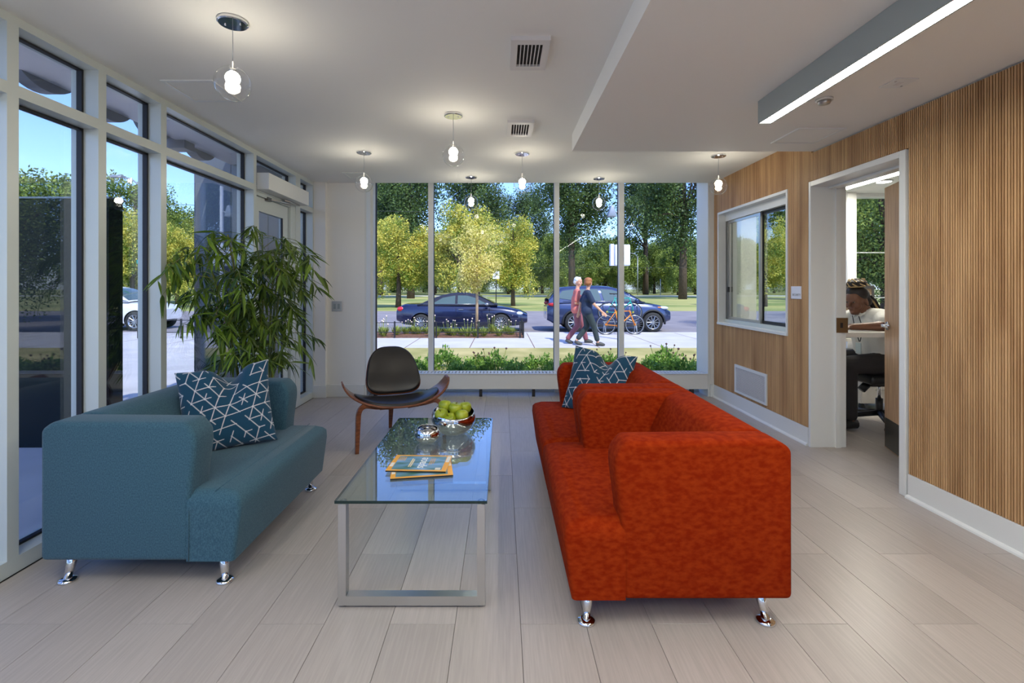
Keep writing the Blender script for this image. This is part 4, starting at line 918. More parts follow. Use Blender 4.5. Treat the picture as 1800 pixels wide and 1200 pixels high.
# ------------------------------------------------------------------ outdoors: ground
def ground(name, label, cat, bs, mat): return props(boxes(name, bs, m[mat]), label, cat, kind='structure')
ground('lawn', 'dry grass strip between the building and the pavement', 'lawn', [(-2.9, 40, 6.12, 11.9, -0.5, -0.2)], 'lawn')
pv = ground('pavement', 'pale concrete pavement along the street', 'pavement', [(-80, 80, 11.9, 15.72, -0.5, -0.2)], 'concrete')
ground('kerb', 'concrete kerb stone along the road edge', 'kerb', [(-80, 80, 15.72, 15.9, -0.5, -0.19)], 'concrete')
ground('road', 'wide grey asphalt road', 'road', [(-160, 160, 15.9, 33, -0.6, -0.35)], 'asphalt')
ground('park_lawn', 'sunlit park grass beyond the road', 'lawn', [(-260, 260, 33, 84, -0.6, -0.33), (-260, 260, 90, 300, -0.6, -0.33)], 'lawn_far')
ground('park_path', 'pale path crossing the park in the distance', 'path', [(-260, 260, 84, 90, -0.6, -0.32)], 'concrete')
ap_ = pyo('forecourt', [(-60, -25, -0.03), (-2.36, -25, -0.03), (-2.36, 6.2, -0.03), (-60, 6.2, -0.03), (-2.9, 6.2, -0.03), (-60, 11.9, -0.2), (-2.9, 11.9, -0.2), (-60, -25, -0.4), (-2.36, -25, -0.4), (-2.36, 6.2, -0.4), (-2.9, 6.2, -0.4), (-2.9, 11.9, -0.4), (-60, 11.9, -0.4)],
          [(0, 1, 2, 4, 3), (3, 4, 6, 5), (1, 8, 9, 2), (2, 9, 10, 4), (4, 10, 11, 6), (5, 6, 11, 12)], m['concrete']); props(ap_, 'shaded concrete forecourt outside the curtain wall', 'pavement', kind='structure')
ground('outer_ground', 'bare ground around the building', 'ground', [(9, 80, -60, 6.1, -0.6, -0.25), (-80, 9, -60, -25, -0.6, -0.25), (40, 80, 6.1, 11.9, -0.5, -0.21)], 'lawn')
ground('front_yard', 'concrete paving in front of the added glazing behind the viewer', 'pavement', [(-2.36, 9, -25, -2.5, -0.6, -0.1)], 'concrete')
bd = box('flower_bed', -7.0, 0.66, 14.2, 15.70, -0.3, -0.185, m['mulch']); props(bd, 'mulched planting bed inside the low black fence', 'flower bed', kind='structure')
jn = [(x, x+0.02, 11.9, 15.72, -0.21, -0.1985) for x in np.arange(-20, 20, 1.6)]; boxes('joint', jn, m['mulch'], pv)['kind'] = 'stuff'

# ------------------------------------------------------------------ canopy, letters, return walls
cp = thing('canopy', 'white entrance canopy soffit outside the curtain wall', 'canopy', (0, 0, 0))
for (a, b) in ((-1.2, 1.49), (1.5, 4.19), (4.2, 5.78)):
    box('soffit_board', -2.72, -2.37, a, b, 2.75, 2.83, m['canopy_white'], cp); box('soffit_board', -3.06, -2.735, a, b, 2.75, 2.83, m['canopy_white'], cp)
box('fascia', -3.24, -3.075, -1.2, 5.78, 2.76, 2.98, m['canopy_white'], cp)
def letter_ring(label, yc, R, r, z):
    o = lathe('sign_letter', [(r, -0.05), (R, -0.05), (R, 0.05), (r, 0.05), (r, -0.05)], m['letter_dark'], None, 40, 'x', smooth=False); o.location = (-3.28, yc, z); return props(o, label, 'sign letter', 'sign letters on the canopy edge')
letter_ring('dark rounded sign letter below the canopy edge, nearest the viewer', 3.44, 0.30, 0.205, 2.99); letter_ring('dark rounded sign letter seen through the second transom light', 4.0, 0.29, 0.195, 2.965)
letter_ring('dark rounded sign letter just left of the third mullion', 4.56, 0.24, 0.16, 2.94); letter_ring('dark rounded sign letter next to the dark return wall', 5.25, 0.27, 0.18, 2.95)
o = box('sign_letter', -3.34, -3.15, 4.80, 4.96, 2.68, 3.25, m['letter_dark']); props(o, 'straight upright sign letter seen through the third transom light', 'sign letter', 'sign letters on the canopy edge')
rw = thing('wall_return', 'dark glossy return wall beside the glass entrance', 'wall', kind='structure')
for k in range(3):
    x0 = -3.69+k*0.445; box('panel', x0, x0+0.438, 5.80, 5.95, -0.1 if k else -0.1, 3.4, m['grey_panel'], rw)
for k in range(3): boxes('joint', [(-3.69, -2.36, 5.803, 5.94, 0.6+k*0.9, 0.606+k*0.9)], m['black'], rw)
ww = thing('wall_wing', 'tall dark free-standing panel outside the curtain wall', 'wall', kind='structure')
box('slab', -5.4, -3.25, 4.0, 4.15, -0.1, 2.03, m['dark_panel'], ww, 0.004); box('cap', -5.41, -3.24, 3.99, 4.16, 2.03, 2.045, m['dark_steel'], ww)

# ------------------------------------------------------------------ cars
def car(name, label, loc, st, roof, wins, paint, top, R, wx, belt, wb, wr, lamps, extra):
    t = thing(name, label, 'car', loc, 0, 'parked cars')
    xs = np.linspace(st[0][0], st[-1][0], 64); A = np.array(st); ker = np.ones(5)/5
    def ip(c):
        v = np.interp(xs, A[:, 0], A[:, c]); p = np.pad(v, 2, mode='edge'); return np.convolve(p, ker, 'valid')
    zb, zt, w_ = ip(1), ip(2), ip(3); v, f = [], []
    for i, x in enumerate(xs):
        b, tp, w = zb[i], zt[i], w_[i]; h = tp-b
        half = [(0, b), (w*0.78, b), (w*0.95, b+0.05), (w*0.985, b+0.22*h), (w, b+0.45*h), (w*0.985, b+0.72*h), (w*0.955, b+0.86*h), (w*0.89, tp-0.03), (w*0.74, tp), (0, tp+0.018)]
        ring = [(x, -p, z) for p, z in half] + [(x, p, z) for p, z in half[-2:0:-1]]; v += ring
    n = len(ring)
    for i in range(len(xs)-1):
        for k in range(n): f.append((i*n+k, i*n+(k+1) % n, (i+1)*n+(k+1) % n, (i+1)*n+k))
    f.append(tuple(range(n))); f.append(tuple((len(xs)-1)*n+k for k in range(n-1, -1, -1)))
    body = pyo('body', v, f, [m[paint], m['car_black']], t, True)
    bm = bmesh.new(); bm.from_mesh(body.data); bmesh.ops.recalc_face_normals(bm, faces=bm.faces); bm.to_mesh(body.data); bm.free()
    bm = bmesh.new()
    for x in wx:
        for s in (-1, 1): bmesh.ops.create_cone(bm, cap_ends=True, segments=32, radius1=R+0.055, radius2=R+0.055, depth=0.5, matrix=Matrix.Translation((x, s*(wb+0.02), R)) @ Matrix.Rotation(PI/2, 4, 'X'))
    bmesh.ops.recalc_face_normals(bm, faces=bm.faces)
    cut = mk('cutter', bm, m['car_black']); bo = body.modifiers.new('b', 'BOOLEAN'); bo.operation = 'DIFFERENCE'; bo.solver = 'EXACT'; bo.object = cut
    cut.parent = t; bpy.context.view_layer.update(); bake_mods(body); bpy.data.objects.remove(cut); autosmooth(body, 40)
    # greenhouse
    rx = np.linspace(roof[0][0], roof[-1][0], 44); B = np.array(roof); rz = np.convolve(np.pad(np.interp(rx, B[:, 0], B[:, 1]), 2, mode='edge'), ker, 'valid'); v, f = [], []
    def wid(x, z): 
        q = np.interp(x, rx, rz); return wb - (wb-wr)*min(max((z-belt)/max(1.4*(max(rz)-belt)/1.4, 0.05), 0), 1)
    for x, z in zip(rx, rz):
        zz = max(z, belt-0.02+0.001); half = [(wid(x, belt), belt-0.03), (wid(x, belt+0.5*(zz-belt)), belt+0.5*(zz-belt)), (wid(x, zz-0.05), max(zz-0.05, belt-0.028)), (wid(x, zz)*0.90, zz-0.012), (wid(x, zz)*0.6, zz+0.008), (0, zz+0.016)]
        v += [(x, -p, q) for p, q in half] + [(x, p, q) for p, q in half[-2::-1]]
    n = 11
    for i in range(len(rx)-1):
        for k in range(n-1): f.append((i*n+k, i*n+k+1, (i+1)*n+k+1, (i+1)*n+k))
    cb = pyo('roof', v, f, m[top], t, True); bm = bmesh.new(); bm.from_mesh(cb.data); bmesh.ops.recalc_face_normals(bm, faces=bm.faces); bm.to_mesh(cb.data); bm.free()
    for s in (-1, 1):
        for wpoly in wins:
            vv = [(x, s*(wid(x, z)+0.010), z) for x, z in wpoly] + [(x, s*(wid(x, z)-0.02), z) for x, z in wpoly]; k = len(wpoly)
            ff = [tuple(range(k)), tuple(range(2*k-1, k-1, -1))] + [(i, (i+1) % k, k+(i+1) % k, k+i) for i in range(k)]; pyo('side_window', vv, ff, m['car_glass'], cb)
    def screen(nm, x0, x1):
        pr = [x0 + (x1-x0)*i/6 for i in range(7)]; vv = []
        for x in pr:
            z = float(np.interp(x, rx, rz)); w2 = wid(x, z)*0.84
            vv += [(x, -w2, z+0.016), (x, -w2*0.5, z+0.030), (x, 0, z+0.036), (x, w2*0.5, z+0.030), (x, w2, z+0.016)]
        pyo(nm, vv, [(i*5+k, i*5+k+1, (i+1)*5+k+1, (i+1)*5+k) for i in range(6) for k in range(4)], m['car_glass'], cb, True)
    screen('windscreen', *extra['ws']); screen('rear_window', *extra['rw'])
    # wheels
    for x in wx:
        for s in (-1, 1):
            yw = s*(wb-0.02); wt = 0.11
            tw = lathe('wheel', [(R*0.70, -wt), (R*0.93, -wt), (R, -wt*0.7), (R, wt*0.7), (R*0.93, wt), (R*0.70, wt)], m['rubber'], t, 32, 'y', (x, yw, R))
            yo = yw+s*wt*0.86; lathe('rim', [(R*0.72, yo-R*0-yw*0), (R*0.70, yo+s*0.005), (R*0.62, yo-s*0.005), (R*0.60, yo-s*0.07), (0, yo-s*0.075)], m['rim'], tw, 28, 'y', (x, 0, R))
            bm = bmesh.new(); ns = extra['spokes']
            for k in range(ns):
                a = 2*PI*k/ns; c_, s_ = math.cos(a), math.sin(a); tube_bm(bm, [(x+0.04*c_, yo-s*0.025, R+0.04*s_), (x+R*0.64*c_, yo-s*0.008, R+R*0.64*s_)], [0.022, 0.017], 5)
            bmesh.ops.create_cone(bm, cap_ends=True, segments=16, radius1=0.06, radius2=0.05, depth=0.04, matrix=Matrix.Translation((x, yo-s*0.02, R)) @ Matrix.Rotation(PI/2, 4, 'X'))
            mk('spokes', bm, m['rim'], tw); lathe('brake_disc', [(0, yo-s*0.06), (R*0.6, yo-s*0.06)], m['car_black'], tw, 24, 'y', (x, 0, R))
            if extra.get('clad'): 
                bm = bmesh.new(); tube_bm(bm, [(x+(R+0.075)*math.cos(a), s*(wb+0.035), R+(R+0.075)*math.sin(a)) for a in np.linspace(-0.15, PI+0.15, 20)], 0.04, 6, True, (0.6, 1)); mk('arch_trim', bm, m['car_black'], t, True)
    for (nm, mt, c, rr, sc) in lamps:
        for s in (-1, 1): ball(nm, (c[0], s*c[1], c[2]), rr, m[mt], t, 16, sc)
    for s in (-1, 1):
        yb_ = s*(wb+0.055)
        for (x, z) in extra['handles']: box('door_handle', x-0.09, x+0.09, min(yb_, yb_+s*0.02), max(yb_, yb_+s*0.02), z-0.012, z+0.012, m['rim'], t, 0.004)
        mrx, mrz = extra['mirror']; ball('mirror', (mrx, s*(wb+0.12), mrz), 0.1, m[paint] if extra.get('pm') else m['rim'], t, 12, (0.8, 0.7, 0.6))
        for x in extra['gaps']: boxes('door_gap', [(x-0.004, x+0.004, min(s*(wb+0.03), s*(wb+0.064)), max(s*(wb+0.03), s*(wb+0.064)), 0.36, belt-0.1)], m['black'], t)
        boxes('sill', [(wx[0]+R+0.1, wx[1]-R-0.1, min(s*(wb-0.06), s*(wb+0.045)), max(s*(wb-0.06), s*(wb+0.045)), 0.19, 0.30)], m['car_black'], t)
        tube('belt_trim', [(extra['bt'][0], s*(wid(0, belt)+0.012), belt+0.03), (extra['bt'][1], s*(wid(0, belt)+0.012), belt+0.02)], 0.008, m['rim'], cb, 5)
    xf = st[-1][0]; box('bumper_intake', xf-0.10, xf-0.012, -0.5, 0.5, st[-1][1]+0.05, st[-1][1]+0.16, m['car_black'], t); box('grille', xf-0.12, xf-0.02, -0.38, 0.38, st[-1][2]-0.10, st[-1][2]-0.02, m['chrome'], t)
    box('number_plate', st[0][0]-0.012, st[0][0]+0.05, -0.16, 0.16, 0.62, 0.72, m['sign_white'], t)
    return t
RZ = -0.35
car('convertible_car', 'dark blue soft-top convertible parked behind the fenced flower bed', (-1.46, 18.42, RZ),
    [(-2.40, .44, .74, .62), (-2.36, .34, .95, .78), (-2.1, .27, 1.02, .86), (-1.4, .21, 1.02, .90), (-.6, .19, .985, .91), (.3, .19, .97, .91), (1.0, .19, .965, .90), (1.5, .21, .93, .89), (2.0, .23, .84, .85), (2.30, .28, .72, .74), (2.40, .36, .62, .58)],
    [(-1.62, .99), (-1.25, 1.14), (-.85, 1.31), (-.4, 1.41), (.1, 1.43), (.5, 1.37), (.9, 1.19), (1.30, .97)],
    [[(-1.02, 1.03), (-.98, 1.09), (-.70, 1.25), (-.30, 1.325), (-.24, 1.32), (-.24, 1.03)], [(-.15, 1.03), (-.15, 1.335), (.2, 1.33), (.48, 1.25), (.92, 1.03)]],
    'car_navy', 'soft_top', 0.33, (-1.47, 1.43), 1.0, 0.84, 0.60,
    [('tail_lamp', 'tail_red', (-2.22, .76, .84), .1, (1.5, 0.7, 0.9)), ('head_lamp', 'head_lamp', (2.06, .74, .68), .1, (1.8, 0.8, 0.75))],
    dict(ws=(.48, 1.2), rw=(-1.5, -1.0), spokes=14, handles=[(-.02, .83)], mirror=(.92, 1.02), gaps=(-.20, 1.02), bt=(-1.5, 1.2)))
suv_st = [(-2.27, .5, .85, .72), (-2.22, .36, 1.06, .84), (-1.9, .28, 1.11, .89), (-1.2, .24, 1.11, .92), (0, .22, 1.09, .93), (.9, .22, 1.08, .92), (1.4, .24, 1.05, .91), (1.85, .28, .99, .88), (2.15, .34, .88, .78), (2.27, .42, .72, .62)]
suv_rf = [(-2.22, 1.10), (-2.05, 1.45), (-1.88, 1.62), (-1.2, 1.68), (-.3, 1.69), (.2, 1.64), (.7, 1.44), (1.28, 1.07)]
suv_wn = [[(-1.90, 1.24), (-1.72, 1.50), (-1.30, 1.56), (-1.30, 1.16)], [(-1.22, 1.15), (-1.22, 1.56), (-.42, 1.57), (-.30, 1.14)], [(-.20, 1.14), (-.32, 1.57), (.1, 1.54), (.52, 1.40), (.98, 1.14)]]
suv_ex = dict(ws=(.38, 1.18), rw=(-2.16, -1.96), spokes=10, handles=[(-.42, .96), (-1.25, .97)], mirror=(.95, 1.16), gaps=(-.26, -1.15, .98), bt=(-1.7, 1.0), clad=True, pm=True)
suv_lp = [('tail_lamp', 'tail_red', (-2.04, .80, 1.02), .12, (1.8, 0.6, 0.75)), ('head_lamp', 'head_lamp', (1.96, .74, .88), .11, (1.9, 0.8, 0.6)), ('fog_lamp', 'head_lamp', (2.12, .66, .52), .07, (1.0, 0.8, 1.0)), ('indicator', 'amber', (1.80, .82, .90), .05, (1.6, 0.6, 0.6))]
car('sport_utility_car', 'slate blue sport utility car parked behind the two walking people', (3.93, 18.44, RZ), suv_st, suv_rf, suv_wn, 'car_slate', 'car_slate', 0.36, (-1.28, 1.55), 1.10, 0.86, 0.64, suv_lp, suv_ex)
car('crossover_car', 'white crossover car seen through the curtain wall on the left', (-15.25, 18.95, RZ), suv_st, suv_rf, suv_wn, 'car_white', 'car_white', 0.36, (-1.28, 1.55), 1.10, 0.86, 0.64, suv_lp, dict(suv_ex, clad=False))

# ------------------------------------------------------------------ bicycles
def bike(name, label, loc, rz, fcol, hub, gap=0.98, R=0.31):
    t = thing(name, label, 'bicycle', loc, rz, 'bicycles at the kerb'); xr, xf = -gap/2, gap/2
    for x in (xr, xf):
        bm = bmesh.new(); tube_bm(bm, [(x+R*math.cos(a), 0, R+R*math.sin(a)) for a in np.linspace(0, 2*PI, 37)], 0.017, 7, False); w_ = mk('tyre', bm, m['rubber'], t, True)
        bm = bmesh.new(); tube_bm(bm, [(x+(R-0.022)*math.cos(a), 0, R+(R-0.022)*math.sin(a)) for a in np.linspace(0, 2*PI, 37)], 0.013, 6, False); mk('rim', bm, m['rim'], w_, True)
        bm = bmesh.new()
        for k in range(20): a = 2*PI*k/20; tube_bm(bm, [(x, 0.02*(-1)**k, R), (x+(R-0.02)*math.cos(a), 0, R+(R-0.02)*math.sin(a))], 0.0022, 3, False)
        mk('spokes', bm, m['rim'], w_); lathe('hub', [(0, -0.04), (0.035, -0.03), (0.035, 0.03), (0, 0.04)], m[hub], w_, 14, 'y', (x, 0, R))
    bb, st, hd_, hb = (-0.05, 0, 0.27), (-0.17, 0, 0.78), (0.30, 0, 0.74), (0.335, 0, 0.62); f_ = m[fcol]
    bm = bmesh.new()
    for a, b, r in ((bb, st, .016), (bb, hb, .019), ((-0.155, 0, 0.72), hd_, .016), (bb, (xr, .04, R), .010), (bb, (xr, -.04, R), .010), ((-0.155, 0, 0.72), (xr, .04, R), .009), ((-0.155, 0, 0.72), (xr, -.04, R), .009), (hd_, hb, .021)): tube_bm(bm, [a, b], r, 8)
    mk('frame', bm, f_, t, True); tube('fork', [hb, (0.40, 0.045, 0.45), (xf, 0.045, R)], .012, f_, t); tube('fork', [hb, (0.40, -0.045, 0.45), (xf, -0.045, R)], .012, f_, t)
    tube('handlebar', [(0.20, -0.28, 0.90), (0.27, -0.2, 0.90), (0.29, 0, 0.88), (0.27, 0.2, 0.90), (0.20, 0.28, 0.90)], .012, m['black'], t); tube('stem', [hd_, (0.285, 0, 0.88)], .013, m['rim'], t)
    tube('seat_post', [st, (-0.19, 0, 0.86)], .012, m['rim'], t); hexa('saddle', [(-0.32, -0.07, 0.86), (-0.06, -0.02, 0.86), (-0.06, 0.02, 0.86), (-0.32, 0.07, 0.86), (-0.33, -0.075, 0.90), (-0.05, -0.02, 0.89), (-0.05, 0.02, 0.89), (-0.33, 0.075, 0.90)], m['black'], t, 0.01)
    lathe('chainring', [(0, -0.055), (0.085, -0.055), (0.085, -0.048), (0, -0.048)], m[hub], t, 20, 'y', (bb[0], 0, bb[2])); tube('crank', [(bb[0], -0.06, bb[2]), (bb[0]+0.12, -0.065, bb[2]-0.10)], .010, m['rim'], t, 6); box('pedal', bb[0]+0.09, bb[0]+0.18, -0.15, -0.07, bb[2]-0.115, bb[2]-0.09, m['black'], t)
    return t
bike('bicycle', 'orange and yellow bicycle standing on the pavement by the kerb', (3.74, 15.25, GZ), 0.05, 'bike_orange', 'bike_orange', 0.92)
bike('bicycle', 'teal bicycle held higher on the rack behind the orange one', (3.80, 15.55, GZ+0.40), -0.1, 'bike_teal', 'bike_yellow', 0.80, 0.29)
rk = thing('bicycle_rack', 'low two-level metal rack under the teal bicycle', 'rack', (3.80, 15.55, GZ))
boxes('rail', [(-0.55, 0.55, -0.03, 0.03, 0.36, 0.395)], m['galv'], rk); 
for x in (-0.5, 0.5): tube('leg', [(x, -0.2, 0.0), (x, -0.03, 0.36), (x, 0.03, 0.36), (x, 0.16, 0.0)], .018, m['galv'], rk, 6)

# ------------------------------------------------------------------ fence, plants, street furniture
def fence(label, xs, y, ret=True, h=0.47):
    t = thing('low_fence', label, 'fence', (xs[0], y, GZ), 0, 'low black bed fences')
    for x in xs: box('post', x-xs[0]-0.02, x-xs[0]+0.02, -0.02, 0.02, 0, h+0.02, m['black'], t)
    L_ = xs[-1]-xs[0]
    for z in (h-0.03, 0.16): box('rail', 0, L_, -0.008, 0.008, z, z+0.02, m['black'], t)
    if ret:
        for yy in (0.75, 1.42): box('post', L_-0.02, L_+0.02, yy-0.02, yy+0.02, 0, h+0.02, m['black'], t)
        for z in (h-0.03, 0.16): box('rail', L_-0.008, L_+0.008, 0, 1.42, z, z+0.02, m['black'], t)
fence('low black metal fence around the flower bed before the convertible', [-6.82, -5.59, -4.36, -3.14, -1.92, -0.70, 0.535, 0.635], 14.18)
fence('short stretch of low dark fence in front of the white car', [-10.6, -9.35, -8.1], 14.1, False, 0.55)
def leafcloud(pts, size, up=0.0, asp=0.55, seed=0):
    g = np.random.default_rng(seed); n = len(pts); a = g.normal(size=(n, 3)); a[:, 2] += up; a /= np.linalg.norm(a, axis=1)[:, None]
    b = g.normal(size=(n, 3)); b -= a*(a*b).sum(1)[:, None]; b /= np.linalg.norm(b, axis=1)[:, None]; s = size*(0.6+0.8*g.random(n))[:, None]
    v = np.stack([pts-a*s, pts+b*s*asp, pts+a*s, pts-b*s*asp], 1).reshape(-1, 3); return v, np.arange(n*4).reshape(n, 4)
def np_mesh(name, v, f, mat):
    me = bpy.data.meshes.new(name); n = len(v); k = len(f); me.vertices.add(n); me.vertices.foreach_set('co', np.ascontiguousarray(v, dtype=np.float32).ravel())
    me.loops.add(k*4); me.loops.foreach_set('vertex_index', f.astype(np.int32).ravel()); me.polygons.add(k); me.polygons.foreach_set('loop_start', np.arange(0, k*4, 4, dtype=np.int32)); me.polygons.foreach_set('loop_total', np.full(k, 4, dtype=np.int32)); me.update(); me.validate(); me.materials.append(mat); return me
# bed plants
def tuft_mesh(seed, mat, n=90, h=0.28, r=0.16):
    g = np.random.default_rng(seed); az = g.random(n)*2*PI; le = g.uniform(0.15, 1, n)*r; base = np.stack([np.cos(az)*le*0.4, np.sin(az)*le*0.4, np.zeros(n)], 1); tip = np.stack([np.cos(az)*le*1.4, np.sin(az)*le*1.4, g.uniform(0.5, 1, n)*h], 1)
    w_ = np.stack([-np.sin(az), np.cos(az), np.zeros(n)], 1)*0.012; mid = (base+tip)/2 + np.array([0, 0, 0.3*h*0.3]); return np_mesh('tuft', np.stack([base, mid-w_, tip, mid+w_], 1).reshape(-1, 3), np.arange(n*4).reshape(n, 4), mat)
tm = [tuft_mesh(s, m['grass_tuft']) for s in (1, 2, 3)]; rp_ = random.Random(3)
def stem_heads(seed, n, h0, h1, spread, hr_, mat):
    r = random.Random(seed); bm = bmesh.new(); b2 = bmesh.new()
    for k in range(n):
        x, y = r.uniform(-spread, spread), r.uniform(-spread, spread); h = r.uniform(h0, h1); tube_bm(bm, [(x*0.5, y*0.5, 0), (x, y, h)], 0.006, 3, False); bmesh.ops.create_icosphere(b2, subdivisions=1, radius=hr_*r.uniform(0.8, 1.2), matrix=Matrix.Translation((x, y, h)))
    a = bpy.data.meshes.new('stems'); bm.to_mesh(a); bm.free(); a.materials.append(m['grass_tuft']); b = bpy.data.meshes.new('heads'); b2.to_mesh(b); b2.free(); b.materials.append(m[mat]); return a, b
fh = [stem_heads(s, 4, 0.30, 0.52, 0.13, 0.022, 'flower_pale') for s in (1, 2, 3)]
ORD = ['first', 'second', 'third', 'fourth', 'fifth', 'sixth', 'seventh', 'eighth', 'ninth', 'tenth', 'eleventh', 'twelfth', 'thirteenth', 'fourteenth', 'fifteenth', 'sixteenth', 'seventeenth', 'eighteenth', 'nineteenth', 'twentieth', 'twenty-first', 'twenty-second', 'twenty-third', 'twenty-fourth', 'twenty-fifth', 'twenty-sixth', 'twenty-seventh', 'twenty-eighth', 'twenty-ninth', 'thirtieth']
bedp = sorted([(-6.3 + 6.8*(k+rp_.random()*0.6)/30, rp_.uniform(14.45, 15.4)) for k in range(30)], key=lambda q: -q[0]/q[1])
for k, (x, yy) in enumerate(bedp):
    if abs(x+0.776) < 0.3 and abs(yy-15.0) < 0.35: yy = 14.5
    x = min(x, 0.30)
    t = thing('flowering_plant', 'grassy tuft in the fenced bed, %s from its right end%s' % (ORD[k], '' if k % 3 == 1 else ', with pale flower heads'), 'plant', (x, yy, -0.185), rp_.uniform(0, 6), 'tufts in the fenced flower bed'); t.scale = (1.15, 1.15, rp_.uniform(0.85, 1.2))
    link(bpy.data.objects.new('leaves', tm[k % 3]), t)
    if k % 3 != 1: link(bpy.data.objects.new('flower_stems', fh[k % 3][0]), t); link(bpy.data.objects.new('flower_heads', fh[k % 3][1]), t)
def shrub_mesh(seed, n=900, h=0.42, r=0.36, mat='shrub'):
    g = np.random.default_rng(seed); d = g.normal(size=(n, 3)); d /= np.linalg.norm(d, axis=1)[:, None]; rr = g.uniform(0.45, 1.0, n)**0.6; p = d*rr[:, None]*np.array([r, r*0.8, h*0.62]); p[:, 2] = np.abs(p[:, 2]) * g.uniform(0.7, 1.25, n) + 0.03
    p[:, 2] *= 1 + 0.35*np.sin(p[:, 0]*17+seed)*np.cos(p[:, 1]*13); v, f = leafcloud(p, 0.034, 1.0, 0.45, seed); return np_mesh('shrub', v, f, m[mat])
sm_ = [shrub_mesh(s) for s in (1, 2, 3, 4)]; sh_h = [stem_heads(s+9, 6, 0.28, 0.44, 0.24, 0.02, 'seed_brown') for s in (1, 2)]
shrubs = [(735, 8.4, 0.9, 0), (778, 8.9, 1.35, 0), (812, 8.3, 1.0, 0), (842, 8.7, 1.05, 1), (872, 8.5, 1.25, 1), (905, 8.1, 1.0, 0), (948, 8.6, 1.15, 0), (972, 8.0, 0.95, 0), (1003, 8.7, 1.0, 0), (1040, 8.4, 1.0, 0), (1075, 8.8, 1.1, 1), (1142, 8.3, 1.05, 0), (1168, 8.8, 1.35, 1), (1203, 8.3, 1.1, 1), (1225, 8.0, 0.95, 0), (690, 8.5, 0.9, 0), (1290, 8.6, 1.1, 0), (1340, 8.4, 1.1, 0), (1500, 8.6, 1.2, 0)]
shrubs.sort()
for k, (px, yy, s, sd_) in enumerate(shrubs):
    x = (px-882)/850*yy; t = thing('shrub', 'leafy green shrub%s on the grass strip outside, %s from the left' % (' with brown seed heads' if sd_ else '', ORD[k]), 'shrub', (x, yy, GZ), k*1.3, 'shrubs below the window'); t.scale = (s*0.82, s*0.82, s*0.80)
    o = link(bpy.data.objects.new('foliage', sm_[k % 4]), t); o['kind'] = 'stuff'
    if sd_: link(bpy.data.objects.new('seed_stems', sh_h[k % 2][0]), t); link(bpy.data.objects.new('seed_heads', sh_h[k % 2][1]), t)
# trees
def tree_meshes(seed, H, crown_c, crown_r, nl, nleaf, size, leafmat, barkmat, tr, nb=7, droop=0.0):
    g = np.random.default_rng(seed); r = random.Random(seed); bm = bmesh.new()
    fork = crown_c - crown_r[2]*0.45; tube_bm(bm, [(0, 0, 0), (tr*0.2, 0, fork*0.5), (tr*0.3, tr*0.2, fork), (0, tr*0.4, crown_c+crown_r[2]*0.3), (0.2*tr, 0, crown_c+crown_r[2]*0.75)], [tr*1.25, tr, tr*0.85, tr*0.4, tr*0.1], 8)
    lumps = []
    for k in range(nl):
        a = r.uniform(0, 2*PI); u_ = r.uniform(-1, 1); q = r.uniform(0.45, 0.88); h = math.sqrt(1-u_*u_); lumps.append((q*crown_r[0]*h*math.cos(a), q*crown_r[1]*h*math.sin(a), crown_c+q*crown_r[2]*u_))
    for k in range(nb):
        L_ = lumps[k % nl]; z0 = fork*r.uniform(0.8, 1.2); tube_bm(bm, [(0, 0, z0), (L_[0]*0.45, L_[1]*0.45, (z0+L_[2])/2+0.3), L_], [tr*0.42, tr*0.24, tr*0.06], 6)
    bk = bpy.data.meshes.new('trunk'); bm.to_mesh(bk); bm.free(); bk.polygons.foreach_set('use_smooth', [True]*len(bk.polygons)); bk.materials.append(m[barkmat])
    lu = np.array(lumps); ix = g.integers(0, nl, nleaf); lr = np.array(crown_r)*g.uniform(0.26, 0.40, nl)[ix][:, None]; d = g.normal(size=(nleaf, 3)); d /= np.linalg.norm(d, axis=1)[:, None]; p = lu[ix] + d*lr*(g.random(nleaf)**0.45)[:, None]
    v, f = leafcloud(p, size, droop, 0.6, seed); return bk, np_mesh('foliage', v, f, m[leafmat])
TV = {'oak': tree_meshes(1, 22, 13.5, (5.8, 5.6, 8.6), 44, 30000, 0.145, 'leaf_dark', 'bark', 0.42, 9), 'oak2': tree_meshes(2, 22, 13.0, (6.2, 6.0, 8.0), 32, 21000, 0.145, 'leaf_dark', 'bark', 0.40, 12),
      'mid': tree_meshes(3, 10, 5.4, (3.9, 3.6, 4.6), 30, 24000, 0.115, 'leaf_mid', 'bark', 0.22, 7), 'maple': tree_meshes(4, 7, 3.9, (2.7, 2.5, 3.1), 30, 26000, 0.066, 'leaf_yellow', 'bark', 0.15, 7),
      'airy': tree_meshes(5, 11, 7.6, (4.6, 4.0, 3.4), 26, 12000, 0.10, 'leaf_mid', 'bark', 0.24, 12), 'young': tree_meshes(6, 3.5, 2.45, (0.80, 0.75, 1.15), 28, 9000, 0.031, 'leaf_gold', 'bark_pale', 0.045, 10), 'near': tree_meshes(7, 8, 4.3, (3.2, 3.0, 3.9), 44, 52000, 0.046, 'leaf_mid', 'bark', 0.2, 8)}
def tree(label, px, d, kind, s, rz=0.0, group=None, z=-0.34, name=None):
    t = thing(name or {'oak': 'shade_tree', 'oak2': 'shade_tree', 'mid': 'park_tree', 'maple': 'maple_tree', 'airy': 'honey_locust', 'young': 'young_tree', 'near': 'broadleaf_tree'}[kind], label, 'tree', ((px-882)/850*d, d, z), rz, group)
    t.scale = (s,)*3 if not isinstance(s, tuple) else s
    link(bpy.data.objects.new('trunk', TV[kind][0]), t); o = link(bpy.data.objects.new('foliage', TV[kind][1]), t); o['kind'] = 'stuff'; return t
tree('slender young golden tree with a pale trunk in the fenced bed', 838, 15.0, 'young', (1.0, 1.0, 1.0), 0.3, z=-0.19)
